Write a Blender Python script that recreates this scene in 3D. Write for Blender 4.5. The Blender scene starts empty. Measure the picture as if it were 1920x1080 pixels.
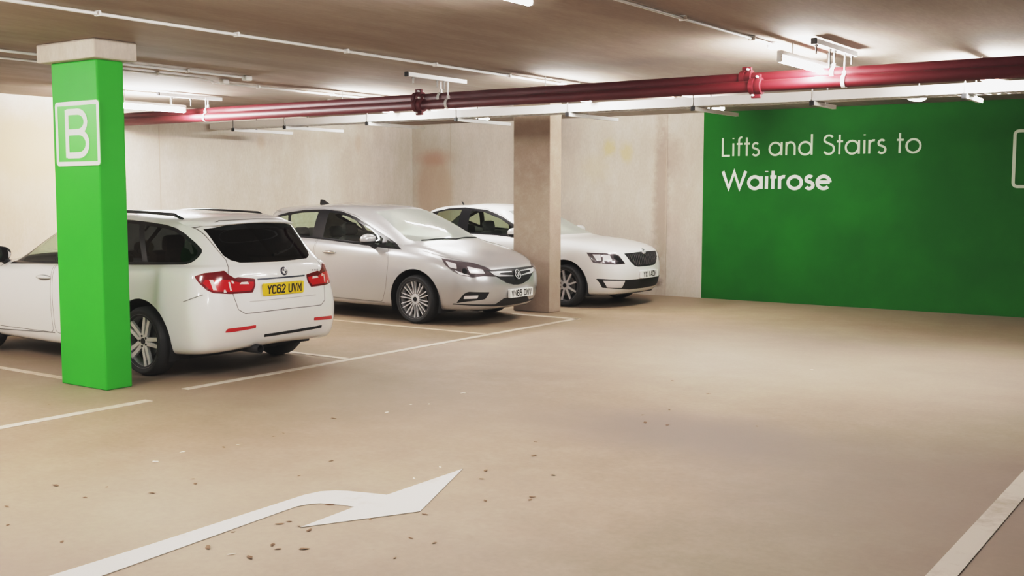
import bpy, bmesh, math, random
import numpy as np
from mathutils import Vector, Matrix
from mathutils.geometry import tessellate_polygon
random.seed(7)
PI = math.pi
scene = bpy.context.scene
COL = scene.collection

# ------------------------------------------------------------------ materials
MATS = {}
def mat(name, color=(.8, .8, .8), rough=.5, metal=0., coat=0., spec=None, emit=None, estr=0.):
    if name in MATS: return MATS[name]
    m = bpy.data.materials.new(name); m.use_nodes = True
    b = m.node_tree.nodes['Principled BSDF']
    b.inputs['Base Color'].default_value = (*color, 1)
    b.inputs['Roughness'].default_value = rough
    b.inputs['Metallic'].default_value = metal
    b.inputs['Coat Weight'].default_value = coat
    b.inputs['Coat Roughness'].default_value = .04
    if spec is not None: b.inputs['Specular IOR Level'].default_value = spec
    if emit:
        b.inputs['Emission Color'].default_value = (*emit, 1)
        b.inputs['Emission Strength'].default_value = estr
    MATS[name] = m
    return m

def nodes_of(m): return m.node_tree.nodes, m.node_tree.links
def N(nt, t, **kw):
    n = nt.nodes.new(t)
    for k, v in kw.items():
        if k.startswith('i_'):
            key = k[2:]
            n.inputs[int(key) if key.isdigit() else key].default_value = v
        else: setattr(n, k, v)
    return n
def ramp(nt, fac, stops):
    r = N(nt, 'ShaderNodeValToRGB'); nt.links.new(fac, r.inputs[0])
    e = r.color_ramp.elements
    while len(e) < len(stops): e.new(.5)
    for k, (p, c) in enumerate(stops):
        e[k].position = p; e[k].color = (*c, 1) if len(c) == 3 else c
    return r.outputs[0]
def mixc(nt, fac, a, b, mode='MIX'):
    n = N(nt, 'ShaderNodeMix', data_type='RGBA', blend_type=mode)
    for s, v in ((n.inputs[0], fac), (n.inputs[6], a), (n.inputs[7], b)):
        if isinstance(v, (int, float)): s.default_value = v
        elif isinstance(v, tuple): s.default_value = (*v, 1)
        else: nt.links.new(v, s)
    return n.outputs[2]
def noise(nt, vec, scale, detail=4, rough=.55, dist=0.):
    n = N(nt, 'ShaderNodeTexNoise'); n.inputs['Scale'].default_value = scale
    n.inputs['Detail'].default_value = detail; n.inputs['Roughness'].default_value = rough
    n.inputs['Distortion'].default_value = dist
    nt.links.new(vec, n.inputs['Vector']); return n.outputs[0]
def coords(nt, scale=(1, 1, 1), loc=(0, 0, 0)):
    t = N(nt, 'ShaderNodeTexCoord'); m = N(nt, 'ShaderNodeMapping')
    m.inputs['Scale'].default_value = scale; m.inputs['Location'].default_value = loc
    nt.links.new(t.outputs['Object'], m.inputs['Vector']); return m.outputs[0]

# ------------------------------------------------------------------ objects
def tag(o, label=None, cat=None, group=None, kind=None):
    if label: o['label'] = label
    if cat: o['category'] = cat
    if group: o['group'] = group
    if kind: o['kind'] = kind
    return o
def empty(name, loc=(0, 0, 0), rotz=0.):
    o = bpy.data.objects.new(name, None); COL.objects.link(o)
    o.location = loc; o.rotation_euler = (0, 0, rotz); o.empty_display_size = .1
    return o
def obj(name, bm, m, parent=None, smooth=False, normals=None):
    if isinstance(bm, bmesh.types.BMesh):
        me = bpy.data.meshes.new(name); bm.to_mesh(me); bm.free()
    else: me = bm
    for x in (m if isinstance(m, (list, tuple)) else [m]): me.materials.append(x)
    if smooth or normals is not None:
        me.polygons.foreach_set('use_smooth', [True] * len(me.polygons))
    if normals is not None: me.normals_split_custom_set_from_vertices(normals)
    o = bpy.data.objects.new(name, me); COL.objects.link(o)
    if parent: o.parent = parent
    return o
def copy_tree(o, parent=None):
    c = o.copy(); COL.objects.link(c)
    if parent: c.parent = parent
    for ch in list(o.children): copy_tree(ch, c)
    return c
def smooth_angle(o, deg=35):
    me = o.data
    bm = bmesh.new(); bm.from_mesh(me); bm.normal_update()
    lim = math.radians(deg)
    for f in bm.faces: f.smooth = True
    for e in bm.edges:
        e.smooth = not (len(e.link_faces) == 2 and e.calc_face_angle(0) > lim)
    bm.to_mesh(me); bm.free()
    return o

# ------------------------------------------------------------------ mesh pieces
def BM(): return bmesh.new()
def add_box(bm, c, s, bev=0., mtx=None, seg=2):
    r = bmesh.ops.create_cube(bm, size=1)
    vs = r['verts']
    bmesh.ops.scale(bm, vec=s, verts=vs)
    if bev > 0:
        es = list({e for v in vs for e in v.link_edges})
        q = bmesh.ops.bevel(bm, geom=es, offset=bev, segments=seg, affect='EDGES', profile=.5)
        vs = list({v for f in q['faces'] for v in f.verts} | {v for v in vs if v.is_valid})
    if mtx is not None: bmesh.ops.transform(bm, matrix=mtx, verts=vs)
    bmesh.ops.translate(bm, vec=c, verts=vs)
    return vs
def frame_of(d):
    d = d.normalized()
    a = Vector((0, 0, 1)) if abs(d.z) < .9 else Vector((1, 0, 0))
    u = a.cross(d).normalized(); return u, d.cross(u)
def add_tube(bm, pts, r, n=12, caps=True):
    pts = [Vector(p) for p in pts]; rings = []
    rr = r if isinstance(r, (list, tuple)) else [r] * len(pts)
    for i, p in enumerate(pts):
        d = (pts[min(i + 1, len(pts) - 1)] - pts[max(i - 1, 0)])
        u, v = frame_of(d)
        if rings and i:
            pass
        rings.append([bm.verts.new(p + (u * math.cos(2 * PI * k / n) + v * math.sin(2 * PI * k / n)) * rr[i]) for k in range(n)])
    for a, b in zip(rings, rings[1:]):
        for k in range(n): bm.faces.new((a[k], a[(k + 1) % n], b[(k + 1) % n], b[k]))
    if caps:
        bm.faces.new(list(reversed(rings[0]))); bm.faces.new(rings[-1])
def add_lathe(bm, prof, n=48, axis='y', closed=False, c=(0, 0, 0)):
    """prof: list of (radius, offset along the axis)"""
    rings = []
    for r, o in prof:
        ring = []
        for k in range(n):
            a = 2 * PI * k / n; ca, sa = r * math.cos(a), r * math.sin(a)
            p = {'y': (ca, o, sa), 'x': (o, ca, sa), 'z': (ca, sa, o)}[axis]
            ring.append(bm.verts.new(Vector(p) + Vector(c)))
        rings.append(ring)
    pr = list(zip(rings, rings[1:])) + ([(rings[-1], rings[0])] if closed else [])
    for a, b in pr:
        for k in range(n): bm.faces.new((a[k], a[(k + 1) % n], b[(k + 1) % n], b[k]))
def add_prism(bm, poly, fn, d0, d1):
    """extrude the 2D polygon; fn(u, v, d) -> xyz"""
    a = [bm.verts.new(fn(u, v, d0)) for u, v in poly]; b = [bm.verts.new(fn(u, v, d1)) for u, v in poly]
    n = len(poly)
    for tri in tessellate_polygon([[Vector((u, v, 0)) for u, v in poly]]):
        bm.faces.new([a[k] for k in tri]); bm.faces.new([b[k] for k in reversed(tri)])
    for k in range(n): bm.faces.new((a[k], b[k], b[(k + 1) % n], a[(k + 1) % n]))
def fix(bm):
    bmesh.ops.recalc_face_normals(bm, faces=bm.faces[:]); return bm

# ------------------------------------------------------------------ stroke lettering
def arc(cx, cy, rx, ry, a0, a1, n=14):
    return [(cx + rx * math.cos(math.radians(a0 + (a1 - a0) * k / n)), cy + ry * math.sin(math.radians(a0 + (a1 - a0) * k / n))) for k in range(n + 1)]
# strokes in units of the cap height (x-height .68 in lower case); each glyph: (advance, [polylines])
GEO = {
 'L': (.46, [[(.05, 1), (.05, .03), (.44, .03)]]),
 'S': (.56, [arc(.28, .755, .22, .225, 35, 200) + arc(.28, .28, .25, .26, 80, -150)]),
 'W': (1.18, [[(.02, 1), (.32, .04), (.59, .95), (.86, .04), (1.16, 1)]]),
 'i': (.14, [[(.06, .7), (.06, 0)], [(.06, .93), (.06, .99)]]),
 'f': (.30, [arc(.26, .86, .14, .15, 80, 180) + [(.12, 0)], [(.0, .66), (.3, .66)]]),
 't': (.30, [[(.13, 1.0), (.13, 0)], [(.0, .66), (.3, .66)]]),
 's': (.42, [arc(.2, .52, .15, .16, 40, 215) + arc(.2, .19, .17, .175, 70, -150)]),
 'a': (.74, [arc(.33, .345, .30, .33, 0, 360, 28), [(.65, .7), (.65, 0)]]),
 'n': (.56, [[(.05, .7), (.05, 0)], [(.05, .36)] + arc(.26, .42, .21, .26, 180, 0) + [(.47, 0)]]),
 'd': (.74, [arc(.33, .345, .30, .33, 0, 360, 28), [(.65, 1.08), (.65, 0)]]),
 'r': (.32, [[(.05, .7), (.05, 0)], [(.05, .36)] + arc(.25, .44, .2, .23, 180, 75)]),
 'o': (.72, [arc(.34, .345, .31, .33, 0, 360, 28)]),
 'e': (.66, [[(.05, .36), (.61, .36)], arc(.33, .345, .29, .33, 0, 315, 24)]),
 ' ': (.26, []),
}
# plate lettering: box 0.5 wide, 0.79 high, scaled later (character 50 x 79 mm)
def box_r(x0, y0, x1, y1, r=.12): return arc(x1 - r, y1 - r, r, r, 0, 90, 5) + arc(x0 + r, y1 - r, r, r, 90, 180, 5) + arc(x0 + r, y0 + r, r, r, 180, 270, 5) + arc(x1 - r, y0 + r, r, r, 270, 360, 5) + [(x1, y1 - r)]
PLATE = {
 'Y': [[(.03, .79), (.25, .4), (.25, 0)], [(.47, .79), (.25, .4)]],
 'C': [[(.46, .6)] + arc(.3, .62, .16, .13, 10, 90, 5) + arc(.2, .6, .15, .15, 90, 180, 5) + arc(.2, .19, .15, .15, 180, 270, 5) + arc(.3, .17, .16, .13, 270, 350, 5)],
 '6': [[(.44, .66)] + arc(.3, .64, .14, .11, 0, 90, 4) + arc(.2, .6, .15, .15, 90, 180, 5) + [(.05, .2)] + arc(.2, .17, .15, .13, 180, 270, 5) + arc(.31, .17, .14, .13, 270, 360, 5) + arc(.31, .3, .14, .14, 0, 90, 5) + [(.12, .44)]],
 '2': [[(.05, .6)] + arc(.25, .57, .2, .18, 170, 0, 8) + [(.42, .44), (.05, .06), (.05, .04), (.47, .04)]],
 'U': [[(.05, .79), (.05, .2)] + arc(.2, .2, .15, .16, 180, 270, 5) + arc(.3, .2, .15, .16, 270, 360, 5) + [(.45, .79)]],
 'V': [[(.03, .79), (.25, .03), (.47, .79)]],
 'M': [[(.05, 0), (.05, .76), (.25, .3), (.45, .76), (.45, 0)]],
 'N': [[(.05, 0), (.05, .74), (.45, .05), (.45, .79)]],
 '5': [[(.44, .75), (.08, .75), (.07, .45)] + arc(.27, .26, .18, .21, 120, -150, 12)],
 'D': [[(.05, .04), (.05, .75), (.28, .75)] + arc(.28, .58, .17, .17, 90, 0, 5) + arc(.28, .21, .17, .17, 0, -90, 5) + [(.05, .04)]],
 'X': [[(.04, .79), (.46, 0)], [(.46, .79), (.04, 0)]],
 'A': [[(.03, 0), (.25, .76), (.47, 0)], [(.1, .25), (.4, .25)]],
 '1': [[(.25, 0), (.25, .79)]],
 'B': [[(.06, -.01), (.06, 1.01)], [(.06, .96), (.34, .96)] + arc(.34, .745, .2, .215, 90, -90, 10) + [(.06, .53)], [(.06, .53), (.34, .53)] + arc(.36, .285, .22, .245, 90, -90, 10) + [(.06, .04)]],
 ' ': [],
}
def add_ribbon(bm, pts, w, fn, d=0., thick=0.):
    """flat stroke of width w along 2D points, mapped to space by fn(u, v, depth); thick > 0 gives it sides"""
    p = [Vector(q) for q in pts]
    q = [p[0]]
    for a in p[1:]:
        if (a - q[-1]).length > 1e-5: q.append(a)
    p = q
    closed = len(p) > 3 and (p[0] - p[-1]).length < 1e-4
    L, R = [], []
    for i in range(len(p)):
        if closed: a, b = p[i - 1] if i else p[-2], p[i + 1] if i < len(p) - 1 else p[1]
        else: a, b = p[max(i - 1, 0)], p[min(i + 1, len(p) - 1)]
        d1 = (p[i] - a).normalized() if (p[i] - a).length > 1e-6 else (b - p[i]).normalized()
        d2 = (b - p[i]).normalized() if (b - p[i]).length > 1e-6 else d1
        n1, n2 = Vector((-d1.y, d1.x)), Vector((-d2.y, d2.x))
        m = n1 + n2
        m = m.normalized() if m.length > 1e-4 else n1
        s = min(1 / max(m.dot(n1), .35), 2.2) * w / 2
        L.append(p[i] + m * s); R.append(p[i] - m * s)
    lo, hi = d, d + thick
    vl = [bm.verts.new(fn(a.x, a.y, hi)) for a in L]; vr = [bm.verts.new(fn(a.x, a.y, hi)) for a in R]
    for i in range(len(p) - 1): bm.faces.new((vl[i], vr[i], vr[i + 1], vl[i + 1]))
    if thick > 0:
        wl = [bm.verts.new(fn(a.x, a.y, lo)) for a in L]; wr = [bm.verts.new(fn(a.x, a.y, lo)) for a in R]
        for i in range(len(p) - 1):
            bm.faces.new((vl[i + 1], wl[i + 1], wl[i], vl[i])); bm.faces.new((vr[i], wr[i], wr[i + 1], vr[i + 1]))
        if not closed:
            for k in (0, -1): bm.faces.new((vl[k], wl[k], wr[k], vr[k]))
def geo_text(bm, text, cap, w, fn, gap=.1):
    x = 0
    for ch in text:
        adv, strokes = GEO[ch]
        for s in strokes: add_ribbon(bm, [((x + u) * cap, v * cap) for u, v in s], w, fn)
        x += adv + gap
    return x * cap
def geo_width(text, gap=.1): return sum(GEO[c][0] + gap for c in text) - gap
# ------------------------------------------------------------------ materials of the scene
M = {}
M['white_paint'] = mat('white_car_paint', (.80, .795, .78), .32, 0, 1.)
M['silver_paint'] = mat('silver_car_paint', (.50, .50, .505), .30, .45, 1.)
M['white_paint_b'] = mat('bright_white_car_paint', (.78, .78, .77), .32, 0, 1.)
M['seam'] = mat('panel_gap', (.16, .155, .15), .7)
M['soft_line'] = mat('crease_shade_and_gutter_line', (.46, .455, .45), .5)  # flat darker strips drawn for crease shade, also the roof gutter
M['recess'] = mat('handle_shadow', (.30, .30, .30), .5)
M['tyre'] = mat('tyre_rubber', (.022, .022, .023), .75)
M['alloy'] = mat('alloy_metal', (.70, .70, .72), .32, .35)
M['steel_dark'] = mat('brake_steel', (.22, .21, .2), .45, .9)
M['void'] = mat('dark_underside', (.012, .012, .013), .9)
M['black_gloss'] = mat('black_gloss', (.012, .012, .014), .3, 0, .1, .3)
M['black_plastic'] = mat('black_plastic', (.018, .018, .020), .5, 0, 0, .3)
M['grey_trim'] = mat('grey_window_trim', (.16, .16, .17), .35)
M['chrome'] = mat('chrome', (.8, .8, .82), .12, 1.)
M['chrome_soft'] = mat('bright_trim', (.66, .66, .68), .3, .25)
M['seat'] = mat('seat_cloth', (.03, .03, .034), .8)
M['dash'] = mat('dashboard_plastic', (.06, .06, .062), .7)
M['mirror'] = mat('mirror_glass', (.8, .8, .8), .03, 1.)
M['red_lens'] = mat('red_lens', (.42, .012, .02), .14, 0, 1., emit=(.8, .02, .02), estr=.10)  # faint glow added to brighten lenses and bumper reflectors
M['red_dark'] = mat('dark_red_lens', (.16, .008, .014), .14, 0, 1.)
M['lamp_light'] = mat('pale_lens', (.85, .72, .70), .2, 0, 1.)
M['lamp_chrome'] = mat('headlamp_reflector', (.80, .78, .80), .25, .2, 1.)
M['lamp_dark'] = mat('headlamp_dark', (.10, .085, .095), .2, .2, 1.)
M['plate_yellow'] = mat('yellow_plate', (.85, .60, .02), .4)
M['plate_white'] = mat('white_plate', (.82, .82, .80), .4)
M['ink'] = mat('plate_ink', (.012, .012, .012), .5)
M['badge_dark'] = mat('badge_dark', (.03, .035, .06), .3, 0, .8)
M['paper'] = mat('white_paper', (.85, .85, .83), .7)
M['steel'] = mat('galvanised_steel', (.55, .55, .54), .42, .6)
M['tray'] = mat('pale_tray_steel', (.80, .80, .79), .5, 0)
M['fitting'] = mat('white_fitting', (.72, .71, .69), .45)
M['red_pipe'] = mat('red_pipe_paint', (.105, .007, .013), .55)
M['white_thin'] = mat('sign_pale_green_white', (.62, .70, .56), .6)
M['white_mark'] = mat('sign_white', (.78, .80, .76), .6)
M['cap_black'] = mat('black_end_cap', (.015, .015, .016), .5)
def glass(name, tint, ior=1.38, haze=0., hz=(.7, .73, .7)):
    m = bpy.data.materials.new(name); m.use_nodes = True; nt = m.node_tree; nt.nodes.clear()
    o = N(nt, 'ShaderNodeOutputMaterial'); mx = N(nt, 'ShaderNodeMixShader')
    t = N(nt, 'ShaderNodeBsdfTransparent'); t.inputs[0].default_value = (*tint, 1)
    g = N(nt, 'ShaderNodeBsdfGlossy'); g.inputs['Roughness'].default_value = .03
    lw = N(nt, 'ShaderNodeLayerWeight'); pw = N(nt, 'ShaderNodeMath', operation='POWER'); nt.links.new(lw.outputs['Facing'], pw.inputs[0]); pw.inputs[1].default_value = 4.
    f0 = ((ior - 1) / (ior + 1)) ** 2; ma = N(nt, 'ShaderNodeMath', operation='MULTIPLY_ADD'); nt.links.new(pw.outputs[0], ma.inputs[0]); ma.inputs[1].default_value = .8; ma.inputs[2].default_value = f0 * 1.5
    nt.links.new(ma.outputs[0], mx.inputs[0]); nt.links.new(t.outputs[0], mx.inputs[1]); nt.links.new(g.outputs[0], mx.inputs[2])
    if haze:
        d = N(nt, 'ShaderNodeBsdfDiffuse'); d.inputs[0].default_value = (*hz, 1); m2 = N(nt, 'ShaderNodeMixShader'); m2.inputs[0].default_value = haze
        nt.links.new(mx.outputs[0], m2.inputs[1]); nt.links.new(d.outputs[0], m2.inputs[2]); nt.links.new(m2.outputs[0], o.inputs[0])
    else: nt.links.new(mx.outputs[0], o.inputs[0])
    return m
M['glass'] = glass('car_glass', (.82, .91, .82))
M['glass_dark'] = glass('privacy_glass', (.05, .055, .06), 1.33)
M['glass_screen'] = glass('screen_glass', (.80, .87, .79), 1.5, .38, (.76, .80, .75))  # pale diffuse part paints the bright ceiling reflection into the glass

def stained(name, base, dark, light, rough=.8, scale=1., bump=.15, sy=(1, 1, 1)):
    m = mat(name, base, rough); nt = m.node_tree; b = nt.nodes['Principled BSDF']
    v = coords(nt, sy)
    n1 = noise(nt, v, .55 * scale, 5, .6, .4); n2 = noise(nt, v, 4 * scale, 6, .65); n3 = noise(nt, v, 40 * scale, 3, .6)
    c = mixc(nt, ramp(nt, n1, [(.38, (0, 0, 0)), (.66, (1, 1, 1))]), dark, base)
    c = mixc(nt, ramp(nt, n2, [(.45, (0, 0, 0)), (.8, (.55, .55, .55))]), c, light)
    c = mixc(nt, .25, c, ramp(nt, n3, [(.3, (.55, .55, .55)), (.7, (1, 1, 1))]), 'MULTIPLY')
    nt.links.new(c, b.inputs['Base Color'])
    bp = N(nt, 'ShaderNodeBump'); bp.inputs['Strength'].default_value = bump; bp.inputs['Distance'].default_value = .01
    nt.links.new(n2, bp.inputs['Height']); nt.links.new(bp.outputs[0], b.inputs['Normal'])
    m['col'] = 1
    return m, nt, b, c, v
def blob(nt, v, c, s, edge=.35, wob=.25, nscale=3.):
    """soft mask around a centre c with half sizes s (object space); 1 inside"""
    mp = N(nt, 'ShaderNodeMapping'); mp.vector_type = 'POINT'
    mp.inputs['Scale'].default_value = tuple(1 / q for q in s); mp.inputs['Location'].default_value = tuple(-a / q for a, q in zip(c, s))
    t = N(nt, 'ShaderNodeTexCoord'); nt.links.new(t.outputs['Object'], mp.inputs['Vector'])
    ln = N(nt, 'ShaderNodeVectorMath', operation='LENGTH'); nt.links.new(mp.outputs[0], ln.inputs[0])
    nz = noise(nt, t.outputs['Object'], nscale, 5, .6)
    ad = N(nt, 'ShaderNodeMath', operation='MULTIPLY_ADD'); nt.links.new(nz, ad.inputs[0]); ad.inputs[1].default_value = wob * 2; 
    sb = N(nt, 'ShaderNodeMath', operation='SUBTRACT'); nt.links.new(ln.outputs['Value'], sb.inputs[0]); sb.inputs[1].default_value = wob
    nt.links.new(sb.outputs[0], ad.inputs[2])
    mr = N(nt, 'ShaderNodeMapRange'); mr.interpolation_type = 'SMOOTHSTEP'
    nt.links.new(ad.outputs[0], mr.inputs[0]); mr.inputs[1].default_value = 1 + edge; mr.inputs[2].default_value = 1 - edge
    return mr.outputs[0]
def times(nt, a, k):
    n = N(nt, 'ShaderNodeMath', operation='MULTIPLY'); nt.links.new(a, n.inputs[0])
    if isinstance(k, (int, float)): n.inputs[1].default_value = k
    else: nt.links.new(k, n.inputs[1])
    return n.outputs[0]

# floor: tan coated concrete with brown stains, darker patches and painted light and shade
m, nt, b, c, v = stained('tan_floor_coating', (.345, .262, .182), (.285, .212, .147), (.40, .318, .235), .62, .6, .05)
c = mixc(nt, times(nt, blob(nt, v, (-3.35, 7.0, 0), (1.0, .6, 1), .7, .35, 1.6), .9), c, (.225, .165, .135))
c = mixc(nt, times(nt, blob(nt, v, (-1.5, 6.4, 0), (1.1, 1.2, 1), .7, .35, 1.6), .6), c, (.24, .165, .135))
c = mixc(nt, times(nt, blob(nt, v, (-3.2, 10.9, 0), (3.4, 2.0, 1), .8, .25, 1.), .35), c, (.52, .475, .43))  # pool of light near the green wall, painted into the floor colour
c = mixc(nt, times(nt, blob(nt, v, (-4.4, 3.6, 0), (1.4, 1.4, 1), .8, .3, 1.4), .22), c, (.50, .45, .385))  # lighter area round the arrow, light put in the colour
for q in (((-6, 15.7, 0), (9, .9, 1), .25, (.26, .20, .155)), ((-4.6, 2.0, 0), (.9, .9, 1), .5, (.27, .20, .165)), ((-8.2, 6.6, 0), (2.2, 1.2, 1), .45, (.29, .225, .175)), ((.2, 4.2, 0), (1.6, 2.4, 1), .5, (.27, .205, .165)), ((-5.6, 6.6, 0), (1.2, 1.0, 1), .35, (.33, .26, .19))):  # first band paints wall-foot shade; the rest are darker patches
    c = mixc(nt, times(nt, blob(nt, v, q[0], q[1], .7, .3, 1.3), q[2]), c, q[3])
sp = noise(nt, v, 55, 2, .5)
c = mixc(nt, ramp(nt, sp, [(.70, (0, 0, 0)), (.76, (.5, .5, .5))]), c, (.25, .18, .13))
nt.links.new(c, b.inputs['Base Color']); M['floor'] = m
# ceiling
m, nt, b, c, v = stained('soffit_concrete', (.38, .315, .265), (.27, .22, .182), (.45, .385, .33), .85, .7, .08, (1.6, .3, 1))
M['ceiling'] = m
# walls
m, nt, b, c, v = stained('cast_concrete', (.60, .545, .475), (.50, .44, .37), (.68, .64, .59), .85, 1., .1, (1, 1, .45))
M['concrete'] = m
m, nt, b, c, v = stained('cast_concrete_stained', (.60, .545, .475), (.50, .44, .37), (.68, .64, .59), .85, 1., .1, (1, 1, .45))
c = mixc(nt, times(nt, blob(nt, v, (-13.1, 16.2, 1.7), (.42, 3, .75), .25, .12, 3), .6), c, (.42, .30, .215))
c = mixc(nt, times(nt, blob(nt, v, (-13.1, 16.2, 2.33), (.40, 3, .13), .7, .3, 5), .38), c, (.40, .20, .13))
for cx, cz, sx, sz, k, colr in ((-8.35, 1.6, .13, 1.3, .75, (.34, .27, .21)), (-8.2, 2.3, .16, .35, .6, (.38, .31, .25)), (-8.0, 1.9, .14, .6, .3, (.40, .33, .27)),
                               (-9.33, 2.44, .10, .13, .55, (.55, .44, .16)), (-9.0, 2.35, .10, .15, .5, (.55, .44, .18)), (-9.6, 2.1, .25, .2, .2, (.5, .40, .2)), (-8.42, .22, .09, .07, .8, (.16, .12, .10)), (-8.15, 1.0, .2, .5, .25, (.42, .34, .28))):
    c = mixc(nt, times(nt, blob(nt, v, (cx, 16.2, cz), (sx, 3, sz), .6, .75, 9), k), c, colr)
nt.links.new(c, b.inputs['Base Color']); M['concrete_back'] = m
m, nt, b, c, v = stained('cast_concrete_left', (.60, .545, .475), (.50, .44, .37), (.68, .64, .59), .85, 1., .1, (1, 1, .45))
for cy, cz, sy, sz, k in ((8.5, 2.3, .9, .5, .9), (8.3, 1.7, .9, .8, .6), (12.4, 2.5, .08, .1, .4), (14.7, 2.55, .07, .15, .45), (13.9, 2.6, .5, .2, .18)):
    c = mixc(nt, times(nt, blob(nt, v, (-13.65, cy, cz), (3, sy, sz), .6, .35, 3), k), c, (.44, .33, .22))
nt.links.new(c, b.inputs['Base Color']); M['concrete_left'] = m
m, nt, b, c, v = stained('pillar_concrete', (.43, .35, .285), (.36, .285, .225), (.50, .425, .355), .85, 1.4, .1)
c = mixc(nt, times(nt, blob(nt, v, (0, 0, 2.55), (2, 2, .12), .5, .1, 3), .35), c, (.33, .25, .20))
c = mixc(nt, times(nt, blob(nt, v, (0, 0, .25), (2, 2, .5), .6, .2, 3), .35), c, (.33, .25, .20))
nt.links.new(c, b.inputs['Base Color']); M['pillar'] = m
def paint_green(name, a, d, rough=.45):
    m = mat(name, a, rough, spec=.18); nt = m.node_tree; b = nt.nodes['Principled BSDF']; v = coords(nt)
    n1 = noise(nt, v, 1.2, 4); nt.links.new(mixc(nt, ramp(nt, n1, [(.35, (0, 0, 0)), (.7, (1, 1, 1))]), d, a), b.inputs['Base Color'])
    n2 = noise(nt, v, 90, 2); bp = N(nt, 'ShaderNodeBump'); bp.inputs['Strength'].default_value = .08; bp.inputs['Distance'].default_value = .004
    nt.links.new(n2, bp.inputs['Height']); nt.links.new(bp.outputs[0], b.inputs['Normal']); return m
M['green_wall'] = paint_green('green_wall_paint', (.012, .150, .014), (.009, .125, .012), .65)
M['green_pillar'] = paint_green('green_pillar_paint', (.055, .40, .045), (.045, .36, .04), .45)
M['green_panel'] = mat('lighter_green_panel', (.085, .50, .07), .45)
def worn(name, colr, under, lo, hi, scale=9):
    m = mat(name, colr, .6); nt = m.node_tree; b = nt.nodes['Principled BSDF']; v = coords(nt)
    n1 = noise(nt, v, scale, 6, .7); n2 = noise(nt, v, 1.3, 3)
    f = mixc(nt, .5, n1, n2)
    nt.links.new(mixc(nt, ramp(nt, f, [(lo, (1, 1, 1)), (hi, (0, 0, 0))]), under, colr), b.inputs['Base Color']); return m
# the ramp runs white -> black, so low noise keeps the paint and high noise shows the floor
M['line_paint'] = worn('worn_white_line_paint', (.60, .53, .45), (.44, .35, .26), .50, .66)
M['arrow_paint'] = worn('white_arrow_paint', (.61, .585, .555), (.49, .43, .37), .56, .74)
M['line_faint'] = worn('faded_line_paint', (.60, .52, .43), (.51, .40, .29), .42, .60)
M['tube'] = mat('lit_tube', (1, 1, 1), .5, emit=(1., .975, .955), estr=290.)
M['tube_bright'] = mat('bright_lit_tube', (1, 1, 1), .5, emit=(1., .975, .96), estr=480.)
M['added_tube_soft'] = mat('added_soft_lit_tube', (1, 1, 1), .5, emit=(1., .975, .96), estr=130.)
M['leaf'] = mat('dry_leaf', (.20, .12, .07), .8)
M['fleck'] = mat('pale_fleck', (.72, .66, .58), .8)
# ------------------------------------------------------------------ car bodies
NS = 15
PHI = [0, 22.5, 45, 67.5, 90]
def curve(vals, idx):
    return [float(np.interp(i, idx, vals)) for i in range(NS)]
def ring(xt, xr, et, xn, xf, en, w, z, k=.03, zi=(0, 2, 4, 7, 10, 12, 14), wn=None, wt=None):
    """half outline of the car at one level: tail centre -> side -> nose centre"""
    zs = curve(z, zi); P = []
    xm, h = (xt + xn) / 2, (xn - xt) / 2
    wn = wn or w; wt = wt or w
    for i in range(NS):
        if i <= 4:
            a = math.radians(PHI[i]); x = xr - (xr - xt) * math.cos(a) ** et; y = wt * max(math.sin(a), 0) ** et
        elif i >= 10:
            a = math.radians(PHI[14 - i]); x = xf + (xn - xf) * math.cos(a) ** en; y = wn * max(math.sin(a), 0) ** en
        else:
            t = (i - 4) / 6; x = xr + (xf - xr) * t; y = wt + (wn - wt) * t + (w - (wt + wn) / 2) * 4 * t * (1 - t)
        y *= 1 - k * ((x - xm) / h) ** 2 if 4 <= i <= 10 else 1 - k * (min(abs(x - xm), max(abs(xr - xm), abs(xf - xm))) / h) ** 2
        if i in (0, 14): y = 0.
        P.append((x, y, zs[i]))
    return np.array(P)
def bspl(P, sub, refl):
    """uniform cubic B-spline along axis 0; refl 'y' mirrors phantoms across y=0, 'e' extrapolates"""
    def ph(a, b):
        q = b.copy()
        if refl == 'y': q = b * np.array([1, -1, 1]); return q
        return 2 * a - b
    def ends(A, how0, how1):
        p0 = A[1] * np.array([1, -1, 1]) if how0 == 'y' else 2 * A[0] - A[1]
        p1 = A[-2] * np.array([1, -1, 1]) if how1 == 'y' else 2 * A[-1] - A[-2]
        return np.concatenate([p0[None], A, p1[None]])
    A = ends(P, *refl); out = []
    n = len(P)
    for i in range(n - 1):
        a, b, c, d = A[i], A[i + 1], A[i + 2], A[i + 3]
        for k in range(sub + (1 if i == n - 2 else 0)):
            t = k / sub
            out.append(((1 - t) ** 3 * a + (3 * t ** 3 - 6 * t ** 2 + 4) * b + (-3 * t ** 3 + 3 * t ** 2 + 3 * t + 1) * c + t ** 3 * d) / 6)
    return np.array(out)
def shell_grid(rows, s_sub=8, t_sub=6):
    R = np.array(rows)                                  # (rows, stations, 3)
    A = bspl(np.transpose(R, (1, 0, 2)), s_sub, ('y', 'y'))   # along stations
    A = np.transpose(A, (1, 0, 2))
    G = bspl(A, t_sub, ('e', 'y'))
    G[:, 0, 1] = 0; G[:, -1, 1] = 0; G[-1, :, 1] = 0
    return G
def grid_bm(G):
    bm = BM(); nt, ns, _ = G.shape
    V = [[bm.verts.new(G[i, j]) for j in range(ns)] for i in range(nt)]
    for i in range(nt - 1):
        for j in range(ns - 1): bm.faces.new((V[i][j], V[i + 1][j], V[i + 1][j + 1], V[i][j + 1]))
    bmesh.ops.remove_doubles(bm, verts=bm.verts[:], dist=1e-5)
    bmesh.ops.dissolve_degenerate(bm, edges=bm.edges[:], dist=1e-6)
    bm.normal_update()
    return bm
S2 = .5 ** .5
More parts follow.
